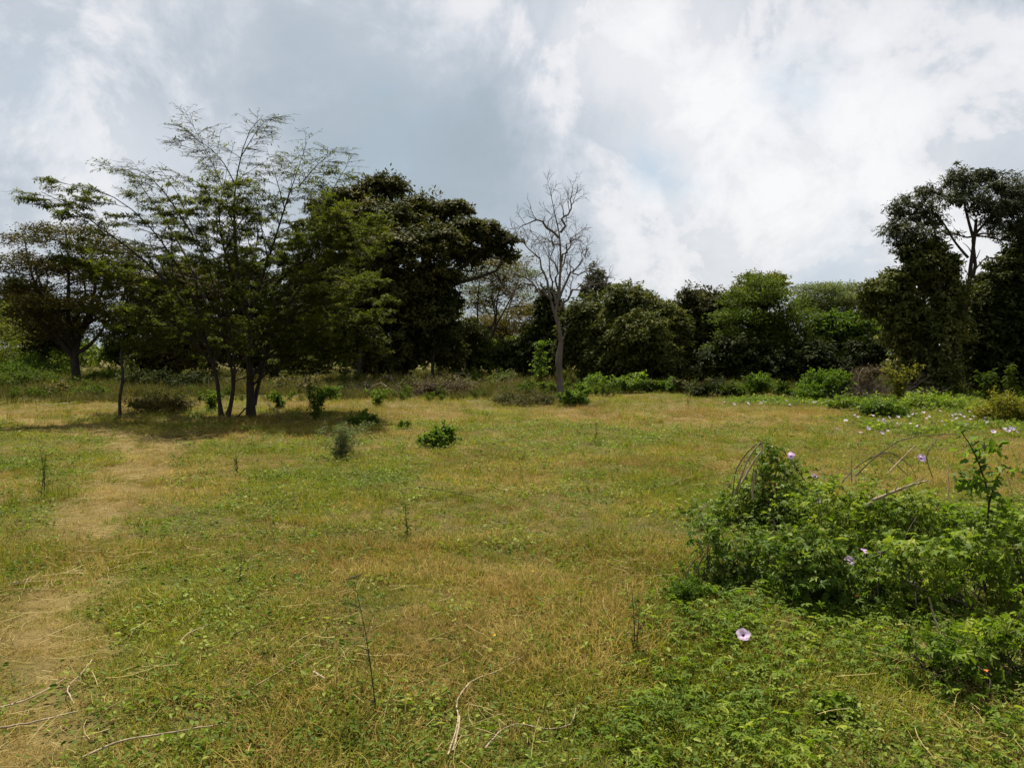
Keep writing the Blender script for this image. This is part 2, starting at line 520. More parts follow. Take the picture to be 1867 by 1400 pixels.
def patch(x, y, px, py, r):
    g = G(px, py)
    return np.exp(-((x - g[0]) ** 2 + (y - g[1]) ** 2) / r ** 2)


def worn(x, y):
    w = np.clip(1.14 - seg_dist(x, y, PATH) / (.22 + .03 * np.maximum(y, 0)) + (fbm(x, y, 1.1, 31, 4) - .5) * 1.7, 0, 1)
    for px, py, r in ((1050, 760, 2.5), (1300, 760, 3.0), (760, 752, 2.5), (60, 757, 3.0)):
        w = np.maximum(w, .7 * patch(x, y, px, py, r) * np.clip(fbm(x, y, .7, 33, 3) * 2 - .2, 0, 1))
    return w


def greenness(x, y):
    g = fbm(x, y, .45, 41, 4) * .9 + fbm(x, y, 2.2, 47, 2) * .35 - .08
    for px, py, r, a in ((300, 1085, .55, .75), (240, 1120, .40, .6), (380, 1075, .4, .4), (620, 870, 1.2, .4), (940, 960, 1.2, .15), (1150, 1000, 1.0, .1), (1100, 880, 1.6, .1),
                         (760, 1090, .5, .2), (1290, 1300, 1.1, .4), (480, 1000, .8, -.15), (1330, 760, 4., -.1), (960, 1190, .6, -.15)):
        g = g + a * patch(x, y, px, py, r)
    return np.clip(g - .5 * worn(x, y), 0, 1)


def build_ground():
    def axis(lo, hi, step, far, n):
        core = np.arange(lo, hi + 1e-6, step)
        k = np.geomspace(step, far, n)
        return np.concatenate([(lo - k)[::-1], core, hi + k])
    xs = axis(-16, 14, .28, 3000, 34); ys = axis(0, 36, .28, 3000, 34)
    X, Y = np.meshgrid(xs, ys)
    Z = height(X, Y)
    V = np.stack([X, Y, Z], -1).reshape(-1, 3)
    idx = np.arange(len(V)).reshape(X.shape)
    Q = np.stack([idx[:-1, :-1], idx[:-1, 1:], idx[1:, 1:], idx[1:, :-1]], -1).reshape(-1, 4)
    me = mesh_np('ground', V, Q, None, True)
    a = me.attributes.new('worn', 'FLOAT', 'POINT'); a.data.foreach_set('value', worn(X, Y).ravel().astype(np.float32))
    a = me.attributes.new('green', 'FLOAT', 'POINT'); a.data.foreach_set('value', greenness(X, Y).ravel().astype(np.float32))
    m, nt, N, L = new_mat('ground_soil_and_thatch')
    geo = N('ShaderNodeNewGeometry'); pos = geo.outputs['Position']
    w = N('ShaderNodeAttribute'); w.attribute_name = 'worn'
    g = N('ShaderNodeAttribute'); g.attribute_name = 'green'
    n1 = tex_noise(N, L, 26., 5, .7, pos, .6)
    n2 = tex_noise(N, L, 1.7, 4, .6, pos)
    n3 = tex_noise(N, L, 120., 3, .7, pos, 1.)
    thatch = ramp(N, L, n1, [(.25, (.034, .022, .008)), (.5, (.105, .068, .022)), (.75, (.245, .165, .058))])
    greenc = ramp(N, L, n1, [(.25, (.026, .030, .007)), (.5, (.070, .074, .015)), (.75, (.160, .145, .036))])
    straw = ramp(N, L, n3, [(.25, (.130, .096, .030)), (.55, (.265, .200, .072)), (.8, (.390, .305, .130))])
    gf = N('ShaderNodeMath'); gf.operation = 'MULTIPLY_ADD'; L(g.outputs['Fac'], gf.inputs[0]); gf.inputs[1].default_value = 1.4
    nf = N('ShaderNodeMath'); nf.operation = 'MULTIPLY_ADD'; L(n2, nf.inputs[0]); nf.inputs[1].default_value = .8; nf.inputs[2].default_value = -.62; L(nf.outputs[0], gf.inputs[2])
    gf.use_clamp = True
    c = mixc(N, L, gf.outputs[0], thatch, greenc)
    wf = N('ShaderNodeMath'); wf.operation = 'MULTIPLY'; L(w.outputs['Fac'], wf.inputs[0]); wf.inputs[1].default_value = .75
    c = mixc(N, L, wf.outputs[0], c, straw)
    pr = N('ShaderNodeBsdfPrincipled'); L(c, pr.inputs['Base Color']); pr.inputs['Roughness'].default_value = .95
    pr.inputs['Specular IOR Level'].default_value = .1
    bp = N('ShaderNodeBump'); bp.inputs['Strength'].default_value = .9; bp.inputs['Distance'].default_value = .04
    ad = N('ShaderNodeMath'); ad.operation = 'MULTIPLY_ADD'; L(n3, ad.inputs[0]); ad.inputs[1].default_value = .4; L(n1, ad.inputs[2])
    L(ad.outputs[0], bp.inputs['Height']); L(bp.outputs[0], pr.inputs['Normal'])
    o = N('ShaderNodeOutputMaterial'); L(pr.outputs[0], o.inputs[0])
    me.materials.append(m)
    ob = bpy.data.objects.new('ground', me); COL.objects.link(ob)
    ob['kind'] = 'structure'; ob['label'] = 'mown savanna field of green and straw coloured grass'
    return ob


build_ground()


# ------------------------------------------------------------------ grass and other uncountable ground cover
def blade_set(rng, n, rad, h, w, lean, curl, segs=2):
    """n bent blades rising from a small disc"""
    a = rng.uniform(0, 2 * np.pi, n); r = rad * np.sqrt(rng.random(n))
    base = np.stack([r * np.cos(a), r * np.sin(a), np.full(n, -.012)], -1)
    az = a + rng.normal(0, .9, n)
    out = np.stack([np.cos(az), np.sin(az), np.zeros(n)], -1); side = np.stack([-np.sin(az), np.cos(az), np.zeros(n)], -1)
    hh = h * rng.uniform(.45, 1.25, n); ll = rng.uniform(lean[0], lean[1], n)
    V = []
    for j in range(segs + 1):
        t = j / segs
        th = ll * (.55 + curl * t)
        c = base + (out * np.sin(th)[:, None] + np.array([0, 0, 1.]) * np.cos(th)[:, None]) * (hh * t)[:, None]
        ww = (w * rng.uniform(.7, 1.3, n) * (1 - .85 * t ** 1.6))[:, None] * .5
        V.append(c + side * ww); V.append(c - side * ww)
    V = np.stack(V, 1)
    Q = np.array([[2 * j, 2 * j + 1, 2 * j + 3, 2 * j + 2] for j in range(segs)])
    idx = (np.arange(n) * (2 * segs + 2))[:, None, None] + Q[None]
    return V.reshape(-1, 3), idx.reshape(-1, 4), np.repeat(rng.random(n), segs)


def tuft_mesh(kind, seed):
    rng = np.random.default_rng(seed)
    mb = MB()
    if kind == 'green':
        mb.add(*blade_set(rng, 40, .095, .066, .0042, (.3, 1.45), .75))
    elif kind == 'dry':
        mb.add(*blade_set(rng, 44, .10, .078, .0033, (.35, 1.6), .8))
    elif kind == 'tussock':
        mb.add(*blade_set(rng, 60, .11, .17, .006, (.1, 1.0), .8, 3))
    elif kind == 'tall':
        mb.add(*blade_set(rng, 46, .22, .55, .014, (.05, .6), .9, 3))
    elif kind == 'straw':
        n = 16
        az = rng.normal(rng.uniform(0, 6.28), .9, n); ln = .03 + .13 * rng.random(n) ** 1.8
        c = np.stack([rng.normal(0, .10, n), rng.normal(0, .10, n), rng.uniform(.012, .06, n)], -1)
        d = np.stack([np.cos(az), np.sin(az), rng.normal(0, .12, n)], -1)
        b = np.stack([-np.sin(az), np.cos(az), rng.normal(0, .2, n)], -1) * rng.normal(0, .17, n)[:, None]
        t = np.linspace(-.5, .5, 4)
        pol = c[:, None] + d[:, None] * (t[None, :, None] * ln[:, None, None]) + b[:, None] * ((t ** 2)[None, :, None] * ln[:, None, None] * 2)
        V, Q = tubes(pol, np.full((n, 4), 1.) * rng.uniform(.0006, .0013, (n, 1)), 3, 0, rng)
        mb.add(V, Q, np.repeat(rng.random(n), 9))
    elif kind == 'herb':
        n = 34
        az = rng.uniform(0, 2 * np.pi, n); r = .10 * np.sqrt(rng.random(n))
        pos = np.stack([r * np.cos(az), r * np.sin(az), rng.uniform(.008, .052, n)], -1)
        ax = unit(np.stack([np.cos(az), np.sin(az), rng.normal(.15, .3, n)], -1)); nor = unit(np.array([0, 0, 1.]) + .45 * rng.standard_normal((n, 3)))
        add_leaves(mb, T_BROAD, pos, ax, nor, .009 + .020 * rng.random(n) ** 2, rng)
    elif kind == 'bushlet':
        n = 9
        az = rng.uniform(0, 2 * np.pi, n); sp = rng.uniform(.05, .38, n); hh = rng.uniform(.25, .6, n)
        st = np.stack([np.stack([np.zeros(n), np.zeros(n), np.full(n, -.03)], -1), np.stack([np.cos(az) * sp * .4, np.sin(az) * sp * .4, hh * .55], -1), np.stack([np.cos(az) * sp, np.sin(az) * sp, hh], -1)], 1)
        V, Q = tubes(st, np.tile([.006, .005, .003], (n, 1)), 3, 0, rng); mb.add(V, Q, np.full(len(Q), .1))
        pos, tan = along(st, 13, .25, 1., rng); m2 = len(pos)
        ax = unit(np.cross(tan, rng.standard_normal((m2, 3))) + .3 * tan); nor = unit(np.array([0, 0, .8]) + .5 * rng.standard_normal((m2, 3)))
        add_leaves(mb, T_LEAF, pos, ax, nor, rng.uniform(.07, .16, m2), rng)
    elif kind == 'palm':
        n = 9
        az = rng.uniform(0, 2 * np.pi, n); r = .12 * np.sqrt(rng.random(n))
        pos = np.stack([r * np.cos(az), r * np.sin(az), rng.uniform(.02, .075, n)], -1)
        ax = unit(np.stack([np.cos(az), np.sin(az), rng.normal(0, .3, n)], -1)); nor = unit(np.array([0, -.15, 1.]) + .4 * rng.standard_normal((n, 3)))
        add_leaves(mb, T_PALM, pos, ax, nor, rng.uniform(.04, .072, n), rng)
        foot = pos * np.array([.3, .3, 0]) + np.array([0, 0, -.01])
        V, Q = tubes(np.stack([foot, (foot + pos) / 2 + rng.normal(0, .008, pos.shape), pos], 1), np.full((n, 3), .0013), 3, 0, rng)
        mb.add(V, Q)
    return mb.mesh(kind + '_tuft')


SRC = {}


def tuft_collection(kind, mat, variants=4):
    c = bpy.data.collections.new(kind + '_tuft_shapes')      # never linked to the scene: shapes only
    for i in range(variants):
        me = tuft_mesh(kind, 100 + 13 * i + len(kind)); me.materials.append(mat)
        c.objects.link(bpy.data.objects.new('%s_tuft_shape_%02d' % (kind, i), me))
    SRC[kind] = (c, variants)


tuft_collection('green', M['grass_green'], 5)
tuft_collection('dry', M['grass_dry'], 5)
tuft_collection('tussock', M['grass_green'], 3)
tuft_collection('tall', M['tall_grass'], 4)
tuft_collection('straw', M['straw'], 5)
tuft_collection('herb', M['herb'], 4)
tuft_collection('palm', M['vine'], 5)
tuft_collection('bushlet', M['mid'], 5)


def scatter(name, label, kind, x, y, scale, tilt=.15, rng=RNG, lift=0.):
    n = len(x)
    z = height(x, y) + lift
    me = bpy.data.meshes.new(name)
    me.vertices.add(n); me.vertices.foreach_set('co', np.stack([x, y, z], -1).astype(np.float32).ravel())
    rot = np.stack([rng.normal(0, tilt, n), rng.normal(0, tilt, n), rng.uniform(0, 2 * np.pi, n)], -1)
    a = me.attributes.new('rot', 'FLOAT_VECTOR', 'POINT'); a.data.foreach_set('vector', rot.astype(np.float32).ravel())
    a = me.attributes.new('scl', 'FLOAT', 'POINT'); a.data.foreach_set('value', (np.ones(n) * scale).astype(np.float32))
    col, nv = SRC[kind]
    a = me.attributes.new('pick', 'INT', 'POINT'); a.data.foreach_set('value', rng.integers(0, nv, n).astype(np.int32))
    ob = bpy.data.objects.new(name, me); COL.objects.link(ob)
    ng = bpy.data.node_groups.new(name, 'GeometryNodeTree')
    ng.interface.new_socket('Geometry', in_out='INPUT', socket_type='NodeSocketGeometry')
    ng.interface.new_socket('Geometry', in_out='OUTPUT', socket_type='NodeSocketGeometry')
    N, L = ng.nodes.new, ng.links.new
    gi, go = N('NodeGroupInput'), N('NodeGroupOutput')
    ip = N('GeometryNodeInstanceOnPoints'); ci = N('GeometryNodeCollectionInfo')
    ci.inputs[0].default_value = col
    ci.inputs['Separate Children'].default_value = True; ci.inputs['Reset Children'].default_value = True
    ip.inputs['Pick Instance'].default_value = True

    def named(nm, typ):
        q = N('GeometryNodeInputNamedAttribute'); q.data_type = typ; q.inputs[0].default_value = nm
        return q.outputs[0]
    L(gi.outputs[0], ip.inputs['Points']); L(ci.outputs[0], ip.inputs['Instance'])
    L(named('pick', 'INT'), ip.inputs['Instance Index'])
    L(named('rot', 'FLOAT_VECTOR'), ip.inputs['Rotation'])
    L(named('scl', 'FLOAT'), ip.inputs['Scale'])
    L(ip.outputs[0], go.inputs[0])
    md = ob.modifiers.new('scatter', 'NODES'); md.node_group = ng
    ob['kind'] = 'stuff'; ob['label'] = label
    me.materials.append(col.objects[0].data.materials[0])
    return ob


def wedge(n, d0, d1, rng, power=1.0, margin=1.6, spread=.74):
    """n places in the view wedge between depths d0 and d1 (even per square metre at power 1)"""
    d = np.sqrt(rng.uniform(d0 ** 2, d1 ** 2, n)) if power == 1.0 else d0 * (d1 / d0) ** rng.random(n)
    x = rng.uniform(-1, 1, n) * (spread * d + margin)
    return x, d


def field_edge(x):
    """depth where the mown field gives way to rank growth under the trees"""
    return np.interp(x, [-30, -16, -11, -6, -2, 2, 5, 12, 30], [25, 25, 26, 27, 27.5, 28.5, 32.5, 31, 30]) + 2.2 * (fbm(x, x * 0, .35, 61, 3) - .5)


# region of the creeper at lower right, in world coordinates
CREEP = np.array([G(*q)[:2] for q in ((1010, 1400), (1150, 1290), (1230, 1200), (1260, 1120), (1240, 1050), (1290, 950), (1400, 920), (1620, 930), (1900, 900), (2300, 900), (2400, 1400))])


def inside(x, y, poly):
    x = np.asarray(x); y = np.asarray(y); c = np.zeros(x.shape, bool)
    for a, b in zip(poly, np.roll(poly, -1, 0)):
        m = ((a[1] > y) != (b[1] > y)) & (x < (b[0] - a[0]) * (y - a[1]) / (b[1] - a[1] + 1e-12) + a[0])
        c ^= m
    return c


def creep(x, y):
    j = 1.1 * (fbm(x, y, 1.1, 71, 4) - .5) + .5 * (np.random.default_rng(3).random(np.shape(x)) - .5)
    return inside(x + j, y + j, CREEP)


def lay_grass():
    rng = np.random.default_rng(21)
    bands = ((1.6, 6.5, 21000), (6.5, 13, 20000), (13, 23, 21000), (23, 40, 15000))
    X, Y, S = [], [], []
    for d0, d1, n in bands:
        x, y = wedge(n, d0, d1, rng)
        X.append(x); Y.append(y); S.append(np.interp(y, [0, 6, 13, 23, 40], [1.05, 1.05, 1.3, 1.8, 2.3]) * rng.uniform(.7, 1.3, n))
    x, y, s = np.concatenate(X), np.concatenate(Y), np.concatenate(S)
    edge = field_edge(x)
    keep = (y < edge + 2.5) & (rng.random(len(x)) > .22 * worn(x, y))
    x, y, s = x[keep], y[keep], s[keep]
    s = s * np.clip(.28 + 1.5 * fbm(x, y, 1.3, 83, 4) ** 1.3, .4, 1.6) * (1 - .35 * worn(x, y))
    gr = greenness(x, y)
    isg = rng.random(len(x)) < np.clip(gr * 1.15 - .07, .06, .93)
    cr = creep(x, y)
    isg |= cr & (rng.random(len(x)) < .6)
    scatter('green_grass', 'short green grass blades over the whole field', 'green', x[isg], y[isg], s[isg])
    scatter('dry_grass', 'short straw brown grass blades over the whole field', 'dry', x[~isg], y[~isg], s[~isg])
    # litter of loose straw
    xs, ys = [], []
    for d0, d1, n in ((1.6, 7, 2600), (7, 16, 3600), (16, 30, 3000)):
        a, b = wedge(n, d0, d1, rng); xs.append(a); ys.append(b)
    x, y = np.concatenate(xs), np.concatenate(ys)
    p = np.clip(.30 + 1.1 * worn(x, y) + .9 * (fbm(x, y, .9, 91, 3) - .45) - .35 * greenness(x, y), .06, 1)
    k = (rng.random(len(x)) < p) & (y < field_edge(x))
    x, y = x[k], y[k]
    scatter('straw_litter', 'loose pale straw lying over the grass', 'straw', x, y, rng.uniform(.7, 1.5, len(x)) * np.interp(y, [0, 8, 25], [.9, 1.1, 1.8]), .1)
    # broad-leaved herbs
    x, y = wedge(26000, 1.6, 22, rng, 0)
    p = np.clip(.22 + 1.5 * (fbm(x, y, 1.1, 95, 4) - .42) + .9 * (greenness(x, y) - .4), .02, 1) * (1 - .85 * worn(x, y))
    p = np.maximum(p, .6 * creep(x, y)) * np.interp(y, [1.6, 5, 10, 18], [.20, .30, .55, .8])
    k = rng.random(len(x)) < p
    x, y = x[k], y[k]
    scatter('herb_cover', 'small broad leaved herbs among the grass', 'herb', x, y, rng.uniform(.7, 1.5, len(x)) * np.interp(y, [0, 6, 20], [.8, 1.1, 1.9]))
    # tussocks
    x, y = wedge(4200, 2.5, 30, rng)
    k = (rng.random(len(x)) < np.clip(1.9 * (fbm(x, y, .9, 99, 3) - .40), 0, 1)) & (y < field_edge(x) + 2)
    x, y = x[k], y[k]
    scatter('tussock_grass', 'slightly longer olive grass tussocks left in the field', 'tussock', x, y, rng.uniform(.35, 1.05, len(x)) * np.interp(y, [0, 8, 30], [.65, .95, 1.5]))
    # creeper carpet at lower right
    x = rng.uniform(.3, 9, 14000); y = rng.uniform(1.5, 9, 14000)
    k = creep(x, y) & (rng.random(len(x)) < np.clip(1.1 - .10 * y, .2, 1) * np.clip(2.4 * fbm(x, y, 1.2, 103, 4) - .6 + .25 * (x > 1.6), .06, 1))
    x, y = x[k], y[k]
    scatter('creeper_carpet', 'green palmate creeper leaves carpeting the ground beside the vine mounds', 'palm', x, y, rng.uniform(.65, 1.25, len(x)) * .95, .2)
    # low vine of the far flower patch
    q = np.array([G(*p)[:2] for p in ((1300, 728), (1480, 724), (1640, 722), (1900, 715), (2200, 712), (2200, 800), (1900, 800), (1750, 800), (1600, 790), (1540, 770), (1560, 748), (1400, 740))])
    x = rng.uniform(4, 30, 30000); y = rng.uniform(12, 36, 30000)
    k = inside(x + 3. * (fbm(x, y, .5, 5, 3) - .5), y + 2. * (fbm(x, y, .4, 6, 3) - .5), q) & (rng.random(len(x)) < np.clip(3.0 * fbm(x, y, .6, 107, 4) - 1.15, 0, .8))
    x, y = x[k], y[k]
    scatter('flowering_vine_cover', 'low green vine spreading over the grass below the tall tree', 'palm', x, y, rng.uniform(1.1, 2.1, len(x)), .2)
    # rank grass under and before the trees
    x, y = wedge(16000, 24, 75, rng, 0, 6., .78)
    e = field_edge(x)
    k = (y > e) & (rng.random(len(x)) < np.clip((y - e) / 2.0, .25, 1))
    x, y = x[k], y[k]
    scatter('rank_grass', 'rank olive brown grass below the trees', 'tall', x, y, rng.uniform(.5, 1.25, len(x)) * np.clip(1.9 * fbm(x, y, .35, 113, 4) - .35, .22, 1.25) * np.interp(y, [24, 34, 75], [.8, 1.1, 1.5]))

    # ragged leafy growth along the edge of the field and below the trees
    x, y = wedge(5200, 25, 62, rng, 0, 6., .78)
    e = field_edge(x)
    k = (y > e - .6) & (rng.random(len(x)) < np.clip(3.0 * fbm(x, y, .28, 131, 4) - 1.35, .0, .7))
    x, y = x[k], y[k]
    scatter('leafy_undergrowth', 'ragged leafy undergrowth between field and wood', 'bushlet', x, y, rng.uniform(.35, 1.15, len(x)) * np.interp(y, [25, 35, 60], [.65, 1.0, 1.6]), .2)


lay_grass()


# ------------------------------------------------------------------ trees
def guide(pts, d, n=12):
    return catmull([P(p[0], p[1], d + (p[2] if len(p) > 2 else 0)) for p in pts], n)


def bent(a, b, n, rng, sag=.12, lift=.0):
    a, b = np.asarray(a, float), np.asarray(b, float)
    L = np.linalg.norm(b - a)
    m1 = a + (b - a) * .35 + rng.standard_normal(3) * L * sag * .6 + np.array([0, 0, lift * L])
    m2 = a + (b - a) * .7 + rng.standard_normal(3) * L * sag * .6 + np.array([0, 0, lift * L * .7])
    return catmull([a, m1, m2, b], n)


def cloud(rng, C, R, n_clump, n_leaf, cr, flat=.5, upbias=.55, shell=(.72, 1.02), jit=.5, upn=.55, rugged=.30):
    """leaf places in clumps over ellipsoid lobes; returns position, axis, normal"""
    PO, AX, NO = [], [], []
    for c, r, k in zip(C, R, n_clump):
        d = unit(rng.standard_normal((k, 3)))
        flip = (d[:, 2] < 0) & (rng.random(k) < upbias); d[flip, 2] *= -1
        sd = int(rng.integers(1, 9999))
        az = np.arctan2(d[:, 1], d[:, 0])
        bump = fbm(az * 1.1 + 5, d[:, 2] * 1.6 + c[0], 1.6, sd, 3) - .5
        q = rng.uniform(shell[0], shell[1], k) * (1 + rugged * 2.2 * bump)
        spur = rng.random(k) < .14
        q = np.where(spur, q * rng.uniform(1.05, 1.28, k), q)
        cc = c + r * d * q[:, None]
        rad = cr * rng.uniform(.45, 1.6, k) * np.where(spur, .6, 1.)
        o = unit(rng.standard_normal((k, n_leaf, 3))) * (rng.random((k, n_leaf, 1)) ** .5)
        p = cc[:, None] + o * rad[:, None, None] * np.array([1, 1, flat])
        nor = unit(d[:, None] * .5 + o * .35 + np.array([0, 0, upn]) + jit * rng.standard_normal((k, n_leaf, 3)))
        ax = unit(np.cross(nor, rng.standard_normal((k, n_leaf, 3))) + d[:, None] * .3 + np.array([0, 0, -.25]))
        PO.append(p.reshape(-1, 3)); AX.append(ax.reshape(-1, 3)); NO.append(nor.reshape(-1, 3))
    return np.concatenate(PO), np.concatenate(AX), np.concatenate(NO)


def sprays(rng, C, R, n_twig, n_leaf, up=.15, out=1., length=(.35, .85), scat=.10, gaps=.42):
    """leaf places along short curved shoots that leave each lobe's middle; noise over direction leaves gaps"""
    PO, AX, NO = [], [], []
    for c, r, k in zip(C, R, n_twig):
        d = unit(rng.standard_normal((int(k * 1.7), 3)))
        m = fbm(np.arctan2(d[:, 1], d[:, 0]) * 1.4 + c[2], d[:, 2] * 2.4 + c[0], 1.5, int(rng.integers(1, 9999)), 3) > gaps * rng.uniform(.75, 1.2, len(d))
        d = d[m][:k]; k = len(d)
        if not k: continue
        a = c + r * d * rng.uniform(.35, .8, (k, 1))
        ln = r.mean() * rng.uniform(length[0], length[1], k)
        dr = unit(d * out + np.array([0, 0, up]) + .45 * rng.standard_normal((k, 3)))
        sag = np.array([0, 0, -1.]) * rng.uniform(-.05, .35, (k, 1))
        t = rng.uniform(.15, 1., (k, n_leaf))
        p = a[:, None] + ln[:, None, None] * (dr[:, None] * t[..., None] + sag[:, None] * (t ** 2)[..., None])
        o = rng.standard_normal((k, n_leaf, 3)) * (ln * scat)[:, None, None] * np.array([1, 1, .6])
        p = p + o
        nor = unit(np.array([0, 0, .75]) + d[:, None] * .3 + .5 * rng.standard_normal((k, n_leaf, 3)))
        ax = unit(dr[:, None] * .6 + .7 * rng.standard_normal((k, n_leaf, 3)) * np.array([1, 1, .5]) + np.array([0, 0, -.15]))
        PO.append(p.reshape(-1, 3)); AX.append(ax.reshape(-1, 3)); NO.append(nor.reshape(-1, 3))
    return np.concatenate(PO), np.concatenate(AX), np.concatenate(NO)


def lobed_tree(name, label, cat, base, d, lobes, mat, leaf=.17, cover=1.0, cr=.55, trunk_r=.2, flat=.5, bark='bark', seed=1, tmpl=T_DIAMOND,
               trunk_top=None, inner=1.0, group=None, upbias=.55, jit=.5, upn=.55, sublimb=5, shell=(.72, 1.02), shoot=.15, clumpy=0.):
    """a tree given by the places and sizes of its foliage masses; base in photograph pixels at depth d"""
    rng = np.random.default_rng(seed)
    b = P(base[0], base[1], d); b[2] = float(height(b[0], b[1])) - .05
    root = thing(name, label, cat, b, group)
    C = np.array([P(l[0], l[1], d + (l[4] if len(l) > 4 else 0)) for l in lobes])
    R = np.array([[l[2] * d / F, (l[2] if len(l) < 6 else l[5]) * d / F * .85, l[3] * d / F] for l in lobes])
    # trunk and limbs
    w = R.prod(1) ** .5
    cen = (C * w[:, None]).sum(0) / w.sum()
    top = np.array(cen) if trunk_top is None else P(trunk_top[0], trunk_top[1], d)
    tr = bent(b, top, 14, rng, .05)
    tb = MB()
    rad = trunk_r * np.linspace(1, .42, 14); rad[0] *= 1.35; rad[1] *= 1.1
    tb.add(*tubes(tr, rad, 9, .05, rng))
    trunk = tb.build('trunk', M[bark], root, smooth=True)
    tb = MB()
    limbs, lr = [], []
    for c, r in zip(C, R):
        t = np.clip((c[2] - b[2]) / max(top[2] - b[2], .5) * .55, .12, .95) * rng.uniform(.75, 1.0)
        a = tr[int(t * 13)]
        limbs.append(bent(a, c + np.array([0, 0, -.1 * r[2]]), 8, rng, .12, .05)); lr.append(np.linspace(.45, .16, 8) * trunk_r)
    limbs, lr = np.array(limbs), np.array(lr)
    tb.add(*tubes(limbs, lr, 6, .04, rng))
    mean = R.mean()
    s1, r1 = grow(limbs, lr, sublimb, .4, 1., (25, 65), (mean * .5, mean * 1.0), 5, .05, .15, 1., .5, .2, .3, .012, rng)
    tb.add(*tubes(s1, r1, 4, 0, rng))
    tb.build('branchwork', M[bark], trunk, 'stuff', True, origin=root.location)
    # foliage
    fm = MB()
    area = 4 * np.pi * ((R[:, 0] * R[:, 1]) ** 1.6 / 3 + (R[:, 0] * R[:, 2]) ** 1.6 / 3 + (R[:, 1] * R[:, 2]) ** 1.6 / 3) ** (1 / 1.6)
    n_leaf = 46
    leaf = leaf * 1.10
    lf = leaf * leaf * .20
    k = np.maximum((area * (.85 + .8 * clumpy) * cover / (lf * n_leaf)).astype(int), 3)
    po, ax, no = cloud(rng, C, R * .92, k, n_leaf, cr * .8, flat, upbias, shell, jit, upn)
    add_leaves(fm, tmpl, po, ax, no, rng.uniform(.6, 1.3, len(po)) * leaf, rng)
    k = np.maximum((area * (1.5 - .8 * clumpy) * cover / (lf * 26)).astype(int), 6)
    po, ax, no = sprays(rng, C, R * .95, k, 26, shoot, 1.)
    add_leaves(fm, tmpl, po, ax, no, rng.uniform(.5, 1.15, len(po)) * leaf, rng)
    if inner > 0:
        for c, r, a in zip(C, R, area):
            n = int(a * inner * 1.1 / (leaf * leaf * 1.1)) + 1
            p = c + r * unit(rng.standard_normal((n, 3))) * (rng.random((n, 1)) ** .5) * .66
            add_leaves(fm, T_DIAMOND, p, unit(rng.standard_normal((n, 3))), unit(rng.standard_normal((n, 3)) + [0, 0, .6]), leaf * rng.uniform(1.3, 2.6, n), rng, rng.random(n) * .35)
    fm.build('crown', M[mat], root, 'stuff')
    return root


